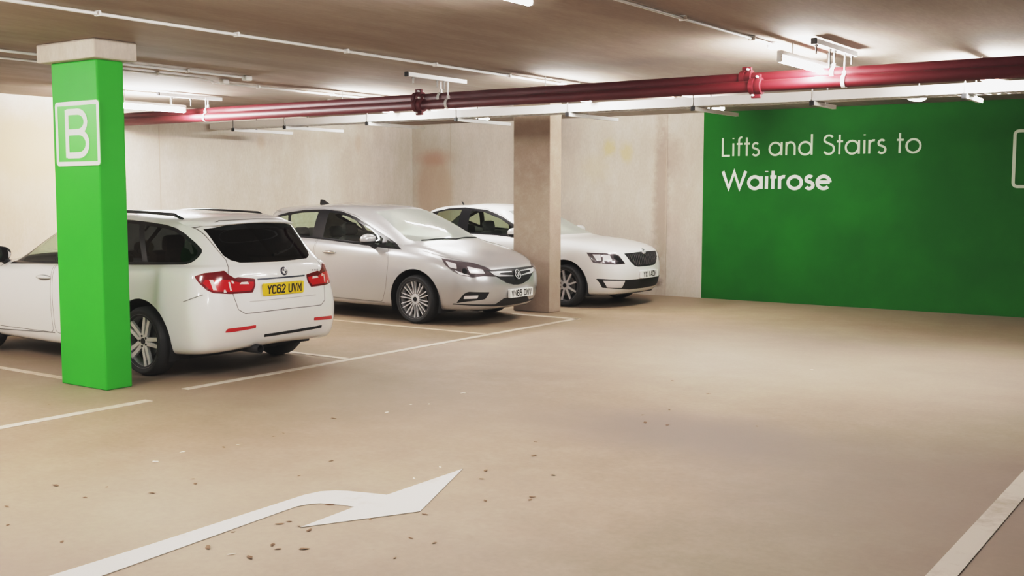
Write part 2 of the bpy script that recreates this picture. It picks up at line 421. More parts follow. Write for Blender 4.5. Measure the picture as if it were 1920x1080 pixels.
AX = {'y': (Vector((1, 0, 0)), Vector((0, 0, 1))), 'x': (Vector((0, 1, 0)), Vector((0, 0, 1))), 'z': (Vector((1, 0, 0)), Vector((0, 1, 0))),
      'f': (Vector((-S2, S2, 0)), Vector((0, 0, 1))), 'r': (Vector((S2, S2, 0)), Vector((0, 0, 1)))}   # f / r: seen from the front / rear corner
def flat(P, axis):
    U, V = AX[axis]
    return [(Vector(p).dot(U), Vector(p).dot(V)) for p in P]
def offset_poly(P, d):
    n = len(P); out = []
    ar = sum(P[i][0] * P[(i + 1) % n][1] - P[(i + 1) % n][0] * P[i][1] for i in range(n))
    sg = 1 if ar > 0 else -1
    for i in range(n):
        a, p, b = Vector(P[i - 1]), Vector(P[i]), Vector(P[(i + 1) % n])
        d1, d2 = (p - a).normalized(), (b - p).normalized()
        n1, n2 = Vector((d1.y, -d1.x)) * sg, Vector((d2.y, -d2.x)) * sg
        m = (n1 + n2); m = m.normalized() if m.length > 1e-5 else n1
        out.append(tuple(p + m * d / max(m.dot(n1), .5)))
    return out
def inside(P, u, v):
    c = False; n = len(P); j = n - 1
    for i in range(n):
        (x1, y1), (x2, y2) = P[i], P[j]
        if (y1 > v) != (y2 > v) and u < (x2 - x1) * (v - y1) / (y2 - y1) + x1: c = not c
        j = i
    return c
def round_poly(P, r=.03, n=4):
    """round the corners of a polygon; an entry may carry its own radius as third value"""
    out = []; m = len(P)
    for i in range(m):
        p = Vector(P[i][:2]); a = Vector(P[i - 1][:2]); b = Vector(P[(i + 1) % m][:2])
        rr = P[i][2] if len(P[i]) > 2 else r
        da, db = (a - p), (b - p)
        rr = min(rr, da.length * .45, db.length * .45)
        if rr < 1e-4: out.append(tuple(p)); continue
        s, e = p + da.normalized() * rr, p + db.normalized() * rr
        for k in range(n + 1):
            t = k / n; out.append(tuple(s * (1 - t) ** 2 + p * 2 * t * (1 - t) + e * t * t))
    return out
def region(bm, lay, poly, axis, rid, sel=None, only=None):
    """cut the polygon through the shell along an axis and give the faces inside the region number rid"""
    U, V = AX[axis]
    us = [p[0] for p in poly]; vs = [p[1] for p in poly]
    lo = (min(us) - .02, min(vs) - .02); hi = (max(us) + .02, max(vs) + .02)
    def box(f):
        cu = [v.co.dot(U) for v in f.verts]; cv = [v.co.dot(V) for v in f.verts]
        return min(cu), max(cu), min(cv), max(cv)
    work = []
    for f in bm.faces:
        q = box(f)
        if q[1] < lo[0] or q[0] > hi[0] or q[3] < lo[1] or q[2] > hi[1]: continue
        if sel and not sel(f.calc_center_median(), f.normal): continue
        work.append(f)
    n = len(poly); pad = .03
    for i in range(n):
        a, b = poly[i], poly[(i + 1) % n]
        d = Vector((b[0] - a[0], b[1] - a[1]))
        if d.length < 1e-5: continue
        no = (U * -d.y + V * d.x).normalized(); co = U * a[0] + V * a[1]
        l2 = (min(a[0], b[0]) - pad, min(a[1], b[1]) - pad); h2 = (max(a[0], b[0]) + pad, max(a[1], b[1]) + pad)
        near, far = [], []
        for f in work:
            q = box(f)
            (far if q[1] < l2[0] or q[0] > h2[0] or q[3] < l2[1] or q[2] > h2[1] else near).append(f)
        if not near: continue
        geom = near + list({e for f in near for e in f.edges}) + list({v for f in near for v in f.verts})
        r = bmesh.ops.bisect_plane(bm, geom=geom, dist=1e-5, plane_co=co, plane_no=no)
        work = [f for f in far if f.is_valid] + [g for g in r['geom'] if isinstance(g, bmesh.types.BMFace)]
    for f in work:
        if not f.is_valid: continue
        c = f.calc_center_median()
        if inside(poly, c.dot(U), c.dot(V)) and (only is None or f[lay] in only): f[lay] = rid
def take(bm, lay, rids, sides, push=0., scale=(1, 1, 1)):
    """faces of the regions as vertex / face / normal lists; sides: 'both', +1, -1"""
    V, F, Nn = [], [], []
    sx, sy, sz = scale
    for sg in ((1, -1) if sides == 'both' else (sides,)):
        idx = {}
        for f in bm.faces:
            if f[lay] not in rids: continue
            ids = []
            for v in f.verts:
                key = v.index
                if sg < 0 and abs(v.co.y) < 1e-6 and sides == 'both' and ('c', v.index) in COMMON: ids.append(COMMON[('c', v.index)]); continue
                if key not in idx:
                    p = v.co + v.normal * push
                    nn = v.normal.copy()
                    if abs(v.co.y) < 1e-6: nn.y = 0; nn.normalize()
                    idx[key] = len(V)
                    V.append((p.x * sx, p.y * sg * sy, p.z * sz)); Nn.append((nn.x, nn.y * sg, nn.z))
                    if sg > 0 and abs(v.co.y) < 1e-6: COMMON[('c', v.index)] = idx[key]
                ids.append(idx[key])
            if sg < 0: ids.reverse()
            F.append(ids)
    COMMON.clear()
    return V, F, Nn
COMMON = {}
def region_obj(name, bm, lay, rids, sides, m, parent, push=0., scale=(1, 1, 1)):
    V, F, Nn = take(bm, lay, rids, sides, push, scale)
    if not F: print('EMPTY REGION', name); return None
    me = bpy.data.meshes.new(name); me.from_pydata(V, [], F); me.update()
    return obj(name, me, m, parent, normals=Nn)

class Car:
    """shell, regions and the parts made from them; local x runs tail -> nose, y to the car's left, z up"""
    def __init__(self, name, spec, loc, rotz, paint, scale=(.99, .99, 1.02)):
        self.root = empty(name, loc, rotz); self.paint = paint; self.sc = scale
        self.bm = grid_bm(shell_grid(build_rows(spec)))
        self.lay = self.bm.faces.layers.int.new('region'); self.ids = {'body': 0}; self.bvh = None
    def id(self, n): return self.ids.setdefault(n, len(self.ids))
    def cut(self, n, poly, axis, sel=None, only=None, seam=0., r=None):
        if len(poly[0]) == 3 and axis in 'fr' : poly = flat(poly, axis)
        if r is not None: poly = round_poly(poly, r)
        only = None if only is None else {self.id(k) for k in only}
        if seam: region(self.bm, self.lay, offset_poly(poly, seam), axis, self.id('seam_' + n), sel, only)
        region(self.bm, self.lay, poly, axis, self.id(n), sel, None if only is None else only | {self.id('seam_' + n)})
    def done(self):
        self.bm.normal_update(); self.bm.verts.index_update()
        self.bm.faces.ensure_lookup_table()
        from mathutils.bvhtree import BVHTree
        self.bvh = BVHTree.FromBMesh(self.bm)
    def make(self, n, m, sides='both', parent=None, name=None, push=0., also=()):
        ids = [self.id(k) for k in (n, *also)]
        return region_obj(name or n, self.bm, self.lay, ids, sides, m, parent or self.root, push, self.sc)
    def gap(self, n, sides=(1, -1)):
        for s in sides: self.make('seam_' + n, M['seam'], s, name='panel_gap')
    def p(self, x, y, z): return Vector((x * self.sc[0], y * self.sc[1], z * self.sc[2]))
    def hit(self, o, d):
        """point of the shell (y >= 0 half) met by a ray, in shell coordinates"""
        h = self.bvh.ray_cast(Vector(o), Vector(d).normalized()); return h[0], h[1]
    def wheel(self, x, side, ry, rad, rim_r, kind):
        """tyre (the part) with rim, centre cap and brake disc as sub-parts; outer face towards side"""
        c = self.p(x, 0, 0); z = rad
        y0 = ry * side
        bm = BM(); w = .205; R = rad; q = rim_r
        prof = [(q - .01, w), (q + .012, w - .002), (q + .03, w + .006), ((q + R) / 2 + .01, w + .012), (R - .022, w - .006), (R - .004, w - .035), (R, w * .5), (R - .004, .035), (R - .02, .006), (q + .02, 0), (q - .01, .01)]
        add_lathe(bm, [(r, (o - w) * side) for r, o in prof], 56, 'y', True)
        ty = obj('tyre', fix(bm), M['tyre'], self.root, smooth=True); ty.location = (c.x, y0, z)
        bm = BM()
        add_lathe(bm, [(r, o * side) for r, o in [(q - .012, -.17), (q - .012, -.035), (q - .004, -.006), (q + .006, -.001), (q + .008, -.008), (q + .002, -.02), (q + .002, -.17)]], 56, 'y', True)
        SP = M['alloy']
        def spoke(a, r0, r1, w0, w1, off, d0, d1, depth=.03):
            ca, sa = math.cos(a), math.sin(a)
            pts = [(r0, off[0] - w0 / 2, d0), (r1, off[1] - w1 / 2, d1), (r1, off[1] + w1 / 2, d1), (r0, off[0] + w0 / 2, d0)]
            top = [bm.verts.new((r * ca - t * sa, d * side, r * sa + t * ca)) for r, t, d in pts]
            bot = [bm.verts.new((r * ca - t * sa, (d - depth) * side, r * sa + t * ca)) for r, t, d in pts]
            bm.faces.new(top); bm.faces.new(list(reversed(bot)))
            for k in range(4): bm.faces.new((top[k], bot[k], bot[(k + 1) % 4], top[(k + 1) % 4]))
        if kind == 'five':
            for k in range(5):
                a = PI / 2 + .32 + k * 2 * PI / 5
                for s in (-1, 1): spoke(a, .05, q - .004, .034, .036, (s * .022, s * .034), -.022, -.012)
                for s in (-1, 1): spoke(a, .045, q * .72, .012, .004, (s * .004, s * .011), -.026, -.024)
        elif kind == 'multi':
            for k in range(10):
                a = PI / 2 + .1 + k * 2 * PI / 10
                for s in (-1, 1): spoke(a, .05, q - .004, .011, .015, (s * .010, s * .030), -.03, -.012)
        else:
            for k in range(9):
                a = PI / 2 + .12 + k * 2 * PI / 9
                spoke(a, .05, q - .004, .03, .024, (0, 0), -.026, -.012)
        add_lathe(bm, [(.0, -.022 * side), (.062, -.022 * side), (.068, -.03 * side), (.068, -.06 * side), (.0, -.06 * side)], 28, 'y')
        rim = obj('alloy_rim', fix(bm), SP, ty); smooth_angle(rim, 40)
        bm = BM(); add_lathe(bm, [(.0, -.016 * side), (.028, -.016 * side), (.031, -.022 * side)], 24, 'y'); obj('centre_cap', fix(bm), M['black_gloss'], ty)
        if kind == 'five':
            for k in range(5):
                a = PI / 2 + .32 + (k + .5) * 2 * PI / 5
                bm = BM(); add_lathe(bm, [(.0, -.019 * side), (.011, -.019 * side), (.012, -.03 * side)], 12, 'y', c=(.05 * math.cos(a), 0, .05 * math.sin(a)))
                obj('wheel_bolt', fix(bm), M['black_gloss'], ty)
        bm = BM(); add_lathe(bm, [(.03, -.075 * side), (.155, -.075 * side), (.155, -.095 * side), (.03, -.095 * side)], 32, 'y', True); obj('brake_disc', fix(bm), M['steel_dark'], ty)
        bm = BM(); add_lathe(bm, [(.0, -.11 * side), (q - .005, -.11 * side)], 32, 'y'); obj('wheel_back', fix(bm), M['void'], ty)
        return ty
    def well(self, x, z, R, y0, y1):
        bm = BM()
        for s in (1, -1):
            n = 24; a0, a1 = -.35, PI + .35
            pa = []
            for k in range(n + 1):
                a = a0 + (a1 - a0) * k / n
                p = [self.p(x + R * math.cos(a), s * yy, z + R * math.sin(a)) for yy in (y0, y1)]
                pa.append([bm.verts.new(q) for q in p])
            for u, v in zip(pa, pa[1:]): bm.faces.new((u[0], u[1], v[1], v[0]))
            bm.faces.new([u[0] for u in pa])
        return bm
    def underbody(self, x0, x1, wells):
        bm = BM()
        pts = [(x0, .17), (x1, .17), (x1, .34), (x0, .34)]
        add_prism(bm, pts, lambda u, v, d: self.p(u, d, v), -.66, .66)
        fix(bm)
        b2 = bm
        for x, z, R in wells:
            w = self.well(x, z, R, .5, .885)
            me = bpy.data.meshes.new('tmp'); w.to_mesh(me); w.free(); b2.from_mesh(me); bpy.data.meshes.remove(me)
        return obj('underbody', b2, M['void'], self.root)
    def floor_pan(self, x0, x1):
        bm = BM(); add_box(bm, self.p((x0 + x1) / 2, 0, .42), (x1 - x0, 1.4, .06)); return obj('cabin_floor', bm, M['void'], self.root)
    def seats(self, xf, xr, zc=.62, zt=1.17):
        for s in (1, -1):
            bm = BM(); c = self.p(xf, .37 * s, 0)
            add_box(bm, (c.x + .22, c.y, .55), (.52, .5, .2), .05)
            add_box(bm, (c.x - .12, c.y, .80), (.16, .48, .58), .06, Matrix.Rotation(-.3, 4, 'Y'))
            st = smooth_angle(obj('front_seat', bm, M['seat'], self.root))
            bm = BM(); add_box(bm, (c.x - .24, c.y, zt - .02), (.11, .26, .18), .05, Matrix.Rotation(-.15, 4, 'Y')); smooth_angle(obj('headrest', bm, M['seat'], st))
        bm = BM(); c = self.p(xr, 0, 0)
        add_box(bm, (c.x + .2, 0, .55), (.5, 1.25, .2), .05)
        add_box(bm, (c.x - .12, 0, .76), (.16, 1.25, .54), .06, Matrix.Rotation(-.35, 4, 'Y'))
        rb = smooth_angle(obj('rear_seat', bm, M['seat'], self.root))
        for s in (1, -1):
            bm = BM(); add_box(bm, (c.x - .24, .36 * s, zt - .10), (.1, .26, .17), .045, Matrix.Rotation(-.15, 4, 'Y')); smooth_angle(obj('headrest', bm, M['seat'], rb))
    def dashboard(self, x0, x1, z, wheel_side):
        bm = BM()
        add_prism(bm, [(x0, z - .3), (x0, z - .04), (x0 + .12, z), (x1, z - .02), (x1, z - .3)], lambda u, v, d: self.p(u, d, v), -.66, .66)
        d = obj('dashboard', fix(bm), M['dash'], self.root)
        bm = BM(); c = self.p(x0 - .12, .37 * wheel_side, z - .02)
        R = Matrix.Rotation(-1.15, 4, 'Y')
        pts = [c + (R @ Vector((.18 * math.cos(a), .18 * math.sin(a), 0))) for a in [2 * PI * k / 28 for k in range(29)]]
        add_tube(bm, pts, .014, 8, False)
        for a in (0, 2.3, 4): add_tube(bm, [c, c + (R @ Vector((.18 * math.cos(a), .18 * math.sin(a), 0)))], .014, 6)
        obj('steering_wheel', fix(bm), M['seat'], d)
    def mirror(self, x, side, z, size=(.13, .24, .15), cap=None, two_tone=True, reach=.10, lean=.0):
        """door mirror: dark base and glass housing with a painted cap"""
        y = self.hit((x, 3, z - .06), (0, -1, 0))[0].y
        c = self.p(x, 0, z); c.y = side * (y * self.sc[1] + reach + size[1] / 2 - .03)
        bm = BM()
        yb = side * (y * self.sc[1] - .02)
        add_tube(bm, [(c.x + .0, yb, c.z - size[2] * .62), (c.x + .02, side * (abs(yb) + .06), c.z - size[2] * .6), (c.x, c.y - side * .04, c.z - size[2] * .3)], [.045, .04, .035], 10)
        b = smooth_angle(obj('wing_mirror', fix(bm), M['black_plastic'], self.root))
        def egg(m, z0, z1, grow, name, back=0.):
            bm = BM(); n, k2 = 20, 9; rings = []
            for j in range(k2 + 1):
                t = j / k2; a = math.acos(1 - 2 * t)
                zz = c.z + size[2] * .5 * (z0 + (z1 - z0) * t)
                zf = (zz - c.z) / (size[2] * .5)
                rr = max(1 - abs(zf) ** 2.6, 0) ** .5 * grow + .001
                ring = []
                for i in range(n):
                    th = 2 * PI * i / n; cx, cy = math.cos(th), math.sin(th)
                    fx = size[0] * .5 * rr * (abs(cx) ** .8) * (1 if cx > 0 else -1) * (1. if cx > 0 else .35)
                    fy = size[1] * .5 * rr * (abs(cy) ** .75) * (1 if cy > 0 else -1)
                    ring.append(bm.verts.new((c.x + fx - back, c.y + fy * (1 if side > 0 else 1), zz)))
                rings.append(ring)
            for a_, b_ in zip(rings, rings[1:]):
                for i in range(n): bm.faces.new((a_[i], a_[(i + 1) % n], b_[(i + 1) % n], b_[i]))
            bm.faces.new(rings[0]); bm.faces.new(rings[-1])
            return smooth_angle(obj(name, fix(bm), m, b), 50)
        egg(cap or self.paint, -.25 if two_tone else -.7, 1., 1., 'mirror_cap')
        egg(M['black_plastic'], -1., -.2, .95, 'mirror_housing')
        bm = BM(); gx = c.x - size[0] * .5 * .35 - .004
        add_prism(bm, [(math.cos(t) * size[1] * .42, math.sin(t) * size[2] * .38) for t in [2 * PI * k / 20 for k in range(20)]], lambda u, v, d: (gx - d, c.y + u, c.z + v), 0, .004)
        obj('mirror_glass', fix(bm), M['mirror'], b)
    def handle(self, door, x, z, w=.22, m=None, side=1):
        h, nn = self.hit((x, 3, z), (0, -1, 0)); bm = BM(); pts, rr = [], []
        for k in range(9):
            t = k / 8; xx = x - w / 2 + w * t
            q = self.hit((xx, 3, z), (0, -1, 0))[0]
            pts.append(self.p(xx, 0, z + .006 * math.sin(t * PI)) + Vector((0, side * (q.y * self.sc[1] + .004 + .03 * math.sin(PI * t) ** .6), 0))); rr.append(.009 + .009 * math.sin(PI * t))
        add_tube(bm, pts, rr, 8)
        o = obj('door_handle', fix(bm), m or self.paint, door, smooth=True)
        bm = BM(); loop = []
        for k in range(20):
            a = 2 * PI * k / 20; xx = x + w * .52 * math.cos(a); zz = z + .026 * math.sin(a)
            q = self.hit((xx, 3, zz), (0, -1, 0))[0]
            loop.append(bm.verts.new(self.p(xx, 0, zz) + Vector((0, side * (q.y * self.sc[1] + .002), 0))))
        bm.faces.new(loop); obj('handle_recess_shadow', fix(bm), M['recess'], door)
    def plate(self, text, y, z, x_off, facing, face_m, lean=0., w=.52, h=.111, gap_after=4):
        """number plate with raised lettering; facing +1 nose, -1 tail"""
        q = self.hit((self.bmx(facing), max(y, .002), z), (-facing, 0, 0))[0]
        c = self.p(q.x, y, z); c.x += facing * x_off
        R = Matrix.Rotation(lean * facing, 4, 'Y')
        def fn(u, v, d): return c + (R @ Vector((facing * d, u * facing, v)))
        bm = BM(); P = round_poly([(-w / 2, -h / 2), (w / 2, -h / 2), (w / 2, h / 2), (-w / 2, h / 2)], .012)
        add_prism(bm, P, fn, -.03, .004); pl = obj('number_plate', fix(bm), face_m, self.root)
        bm = BM(); hgt = .079; x = 0; adv = .061 * w / .52; space = .033 * w / .52
        tot = sum(space if ch == ' ' else adv for ch in text) - .011; x = -tot / 2
        for ch in text:
            if ch == ' ': x += space; continue
            for i, s in enumerate(PLATE[ch]): add_ribbon(bm, [(x + u * .1, v * .1 - hgt / 2) for u, v in s], 0.0152, fn, .0055 + .0004 * i)
            x += adv
        t = obj('plate_lettering', bm, M['ink'], pl)
        return pl
    def bmx(self, facing): return 6. if facing > 0 else -2.
    def strip(self, name, pts, w, m, axis, parent=None, lift=.003, both=True, sign=1):
        """ribbon lying on the shell along points given in the axis' plane"""
        bm = BM(); U, V = AX[axis]; W = {'x': Vector((1, 0, 0)), '-x': Vector((-1, 0, 0)), 'y': Vector((0, 1, 0)), 'f': Vector((S2, S2, 0)), 'r': Vector((-S2, S2, 0))}[axis if axis != 'x' else ('x' if sign > 0 else '-x')]
        fine = []
        for a, b in zip(pts, pts[1:]):
            k = max(2, int(math.hypot(b[0] - a[0], b[1] - a[1]) / .03))
            fine += [(a[0] + (b[0] - a[0]) * i / k, a[1] + (b[1] - a[1]) * i / k) for i in range(k)]
        fine.append(pts[-1])
        for sd in ((1, -1) if both else (1,)):
            def fn(u, v, d):
                sg = sd
                if axis == 'x' and u < 0: u, sg = -u, -sd
                o = U * max(u, .002 if axis == 'x' else u) + V * v
                h = self.bvh.ray_cast(o + W * 8, -W)
                if h[0] is None: h = self.bvh.find_nearest(o + W * 2)
                q = h[0] + h[1] * lift * (1 if h[1].dot(W) > 0 else -1)
                return Vector((q.x * self.sc[0], q.y * sg * self.sc[1], q.z * self.sc[2]))
            add_ribbon(bm, fine, w, fn)
        return obj(name, bm, m, parent or self.root)
# rows: bottom inner, bottom edge, low, mid, upper, shoulder, 2 hood fills, glass base, glass mid, roof edge, roof inner, spine
def build_rows(spec):
    r = [ring(**spec[k]) for k in ('bot', 'edge', 'low', 'mid', 'up', 'sho', 'sho2')]
    base, mid, edge = ring(**spec['base']), ring(**spec['gmid']), ring(**spec['roof'])
    hb, sh = spec['hood'], r[-1]
    fill = []
    for t in (.3, .7):
        q = sh * (1 - t) + base * t
        for i in range(NS):
            wgt = [0, .0, .0, 0, 0, 0, 0, 0, 0, .1, .7, 1, 1, 1, 1][i]
            q[i, 2] += wgt * hb * (1 if t < .5 else .8)
        fill.append(q)
    ri = ring(**spec['roofin']); sp = ri.copy()
    x0, x1 = spec['spine']; z = spec['spinez']
    for i in range(NS):
        t = i / 14
        sp[i] = (x0 + (x1 - x0) * t, 0, np.interp(t, [0, .25, .5, .75, 1], z))
    return r + fill + [base, mid, edge, ri, sp]

ESTATE = dict(                                                     # the white estate car, tail at x = 0
 bot=dict(xt=.22, xr=.9, et=.55, xn=4.45, xf=3.8, en=.6, w=.70, z=(.27, .26, .22, .20, .20, .19, .19)),
 edge=dict(xt=.05, xr=.75, et=.46, xn=4.56, xf=3.8, en=.6, w=.875, z=(.28, .225, .19, .15, .17, .2, .2)),
 low=dict(xt=.00, xr=.75, et=.47, xn=4.62, xf=3.75, en=.58, w=.905, z=(.38, .37, .36, .34, .35, .34, .34)),
 mid=dict(xt=-.03, xr=.75, et=.46, xn=4.64, xf=3.75, en=.58, w=.92, z=(.55, .55, .55, .55, .55, .53, .53)),
 up=dict(xt=.02, xr=.78, et=.47, xn=4.60, xf=3.7, en=.6, w=.918, z=(.74, .74, .74, .73, .72, .68, .67)),
 sho=dict(xt=.045, xr=.85, et=.5, xn=4.56, xf=3.65, en=.62, w=.90, z=(.94, .94, .93, .89, .85, .77, .74)),
 sho2=dict(xt=.075, xr=.88, et=.5, xn=4.50, xf=3.6, en=.64, w=.865, z=(1.0, 1.0, .99, .95, .90, .82, .79)),
 base=dict(xt=.11, xr=.9, et=.48, xn=3.36, xf=2.95, en=.62, w=.80, z=(1.03, 1.03, 1.02, .98, .96, .98, 1.0)),
 gmid=dict(xt=.27, xr=1.0, et=.48, xn=2.98, xf=2.62, en=.6, w=.73, z=(1.19, 1.19, 1.2, 1.2, 1.19, 1.2, 1.21)),
 roof=dict(xt=.36, xr=1.0, et=.45, xn=2.5, xf=2.15, en=.6, w=.62, z=(1.405, 1.395, 1.40, 1.42, 1.415, 1.41, 1.41)),
 roofin=dict(xt=.47, xr=1.1, et=.48, xn=2.35, xf=2.05, en=.6, w=.43, z=(1.455, 1.455, 1.465, 1.48, 1.475, 1.46, 1.45)),
 spine=(.6, 2.28), spinez=(1.465, 1.485, 1.495, 1.49, 1.465), hood=.035)
HATCH = dict(                                                      # the silver hatchback
 bot=dict(xt=.2, xr=.85, et=.55, xn=4.15, xf=3.5, en=.6, w=.70, z=(.27, .26, .22, .20, .20, .19, .19)),
 edge=dict(xt=.07, xr=.75, et=.5, xn=4.27, xf=3.5, en=.62, w=.875, z=(.27, .235, .2, .16, .175, .18, .19)),
 low=dict(xt=.02, xr=.7, et=.48, xn=4.35, xf=3.45, en=.6, w=.905, z=(.38, .37, .36, .34, .35, .33, .33)),
 mid=dict(xt=-.02, xr=.7, et=.48, xn=4.385, xf=3.4, en=.6, w=.918, z=(.55, .55, .55, .55, .55, .52, .52)),
 up=dict(xt=.0, xr=.72, et=.5, xn=4.345, xf=3.4, en=.62, w=.918, z=(.76, .76, .76, .74, .73, .67, .66)),
 sho=dict(xt=.03, xr=.75, et=.52, xn=4.285, xf=3.35, en=.64, w=.90, z=(.97, .97, .96, .91, .86, .75, .73)),
 sho2=dict(xt=.06, xr=.78, et=.52, xn=4.21, xf=3.3, en=.66, w=.86, z=(1.04, 1.04, 1.03, .97, .92, .81, .78)),
 base=dict(xt=.12, xr=.8, et=.5, xn=3.35, xf=2.85, en=.62, w=.79, z=(1.1, 1.1, 1.09, 1.02, .99, 1.02, 1.03)),
 gmid=dict(xt=.2, xr=.9, et=.5, xn=2.93, xf=2.5, en=.6, w=.72, z=(1.24, 1.24, 1.25, 1.23, 1.23, 1.24, 1.25)),
 roof=dict(xt=.2, xr=.95, et=.45, xn=2.45, xf=2.05, en=.6, w=.61, z=(1.41, 1.41, 1.425, 1.455, 1.445, 1.43, 1.43)),
 roofin=dict(xt=.35, xr=1.05, et=.48, xn=2.28, xf=1.95, en=.6, w=.42, z=(1.45, 1.455, 1.475, 1.505, 1.495, 1.475, 1.47)),
 spine=(.5, 2.2), spinez=(1.46, 1.50, 1.515, 1.505, 1.48), hood=.03)
LIFTBACK = dict(                                                   # the white car beyond the concrete pillar
 bot=dict(xt=.22, xr=.9, et=.55, xn=4.45, xf=3.8, en=.6, w=.70, z=(.27, .26, .22, .20, .20, .19, .19)),
 edge=dict(xt=.07, xr=.8, et=.5, xn=4.58, xf=3.8, en=.6, w=.875, z=(.27, .235, .2, .16, .175, .18, .19)),
 low=dict(xt=.02, xr=.75, et=.47, xn=4.655, xf=3.75, en=.57, w=.905, z=(.38, .37, .36, .34, .35, .34, .34)),
 mid=dict(xt=-.02, xr=.75, et=.47, xn=4.675, xf=3.7, en=.57, w=.918, z=(.55, .55, .55, .55, .55, .54, .54)),
 up=dict(xt=.0, xr=.78, et=.5, xn=4.645, xf=3.7, en=.58, w=.915, z=(.76, .76, .76, .74, .72, .71, .71)),
 sho=dict(xt=.03, xr=.85, et=.52, xn=4.60, xf=3.65, en=.6, w=.9, z=(.95, .95, .94, .89, .86, .82, .81)),
 sho2=dict(xt=.08, xr=.88, et=.52, xn=4.52, xf=3.6, en=.62, w=.86, z=(1.0, 1.0, .99, .95, .91, .87, .86)),
 base=dict(xt=.3, xr=1.1, et=.5, xn=3.4, xf=2.95, en=.62, w=.79, z=(1.05, 1.05, 1.02, .99, .97, 1.0, 1.01)),
 gmid=dict(xt=.55, xr=1.2, et=.5, xn=2.98, xf=2.6, en=.6, w=.72, z=(1.22, 1.22, 1.22, 1.21, 1.2, 1.21, 1.22)),
 roof=dict(xt=.8, xr=1.4, et=.48, xn=2.52, xf=2.2, en=.6, w=.61, z=(1.38, 1.385, 1.40, 1.43, 1.425, 1.41, 1.40)),
 roofin=dict(xt=.98, xr=1.5, et=.48, xn=2.38, xf=2.1, en=.6, w=.43, z=(1.435, 1.44, 1.455, 1.48, 1.475, 1.455, 1.445)),
 spine=(1.15, 2.3), spinez=(1.45, 1.475, 1.49, 1.485, 1.46), hood=.03)
# ------------------------------------------------------------------ camera
CAM_H = 1.70
def make_camera():
    cd = bpy.data.cameras.new('camera'); cam = bpy.data.objects.new('camera', cd); COL.objects.link(cam)
    cd.sensor_fit = 'HORIZONTAL'; cd.sensor_width = 36; cd.lens = 36 * 2058.86 / 1920; cd.clip_end = 200; cd.clip_start = .05
    yaw, pit, roll = math.radians(-34.95465), math.radians(5.00416), math.radians(-.07421)
    fw = Vector((math.sin(yaw) * math.cos(pit), math.cos(yaw) * math.cos(pit), -math.sin(pit)))
    r = Vector((math.cos(yaw), -math.sin(yaw), 0)); d = fw.cross(r)
    r2 = r * math.cos(roll) + d * math.sin(roll); d2 = fw.cross(r2)
    M = Matrix((r2, -d2, -fw)).transposed().to_4x4(); M.translation = (0, 0, CAM_H)
    cam.matrix_world = M; scene.camera = cam
make_camera()
# ------------------------------------------------------------------ the setting
XL, XR, YF, YB, ZC = -13.65, 6.0, -7.0, 16.2, 2.96
GX = -7.60                                              # where the green paint begins on the back wall
def struct(name, bm, m): return tag(obj(name, fix(bm) if bm else bm, m), kind='structure')
def slab(x0, x1, y0, y1, z0, z1):
    bm = BM(); add_box(bm, ((x0 + x1) / 2, (y0 + y1) / 2, (z0 + z1) / 2), (x1 - x0, y1 - y0, z1 - z0)); return bm
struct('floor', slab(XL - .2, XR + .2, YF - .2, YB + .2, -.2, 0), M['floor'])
struct('ceiling', slab(XL - .2, XR + .2, YF - .2, YB + .2, ZC, ZC + .2), M['ceiling'])
struct('wall_back', slab(XL - .2, GX, YB, YB + .2, 0, ZC), M['concrete_back'])
struct('wall_back_green', slab(GX, XR + .2, YB - .004, YB + .2, 0, ZC), M['green_wall'])
struct('wall_left', slab(XL - .2, XL, YF - .2, YB, 0, ZC), M['concrete_left'])
struct('wall_right', slab(XR, XR + .2, YF - .2, YB, 0, ZC), M['concrete'])
struct('wall_front', slab(XL, XR, YF - .2, YF, 0, ZC), M['concrete'])
# casting joints of the walls
M['joint'] = mat('concrete_joint', (.47, .40, .33), .85)
k = 1
for x in (-12.72, -8.25): struct('trim_%d' % k, slab(x - .008, x + .008, YB - .004, YB + .01, .0, ZC), M['joint']); k += 1
for y in (10.42,): struct('trim_%d' % k, slab(XL - .01, XL + .004, y - .008, y + .008, .0, ZC), M['joint']); k += 1

# pillars
def pillar(name, cx, cy, sx, sy, m, label, zt=ZC):
    r = empty(name, (cx, cy, 0)); tag(r, label, 'pillar', kind='thing')
    bm = BM(); add_box(bm, (0, 0, zt / 2), (sx, sy, zt), .012); o = obj('shaft', bm, m, r); return r
gp = pillar('pillar', -8.481, 5.747, .655, .26, M['green_pillar'], 'square pillar painted bright green with the letter B sign on it', 2.80)
bm = BM(); add_box(bm, (0, 0, 2.88), (.83, .42, .16), .015); obj('pillar_head', bm, M['concrete'], gp)
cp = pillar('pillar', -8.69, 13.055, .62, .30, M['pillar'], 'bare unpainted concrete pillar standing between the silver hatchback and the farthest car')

# sign on the green pillar
sg = empty('letter_sign', (-8.44, 5.615, 2.19)); tag(sg, 'square-cornered green sign with white border and letter B on the green pillar', 'sign')
fn = lambda u, v, d: Vector((u, -d, v))
bm = BM(); add_prism(bm, round_poly([(-.315, -.272), (.315, -.272), (.315, .272), (-.315, .272)], .02), fn, -.002, .006); obj('sign_panel', fix(bm), M['green_panel'], sg)
bm = BM(); add_ribbon(bm, round_poly([(-.295, -.255), (.295, -.255), (.295, .255), (-.295, .255)], .02) + [(-.295, -.235)], .036, fn, .0075); obj('sign_border', bm, M['white_mark'], sg)
bm = BM(); H = .40
for i, s in enumerate(PLATE['B']): add_ribbon(bm, [((u - .32) * .56, (v - .5) * H) for u, v in s], .052, fn, .0078 + .0006 * i)
obj('sign_letter', bm, M['white_mark'], sg)

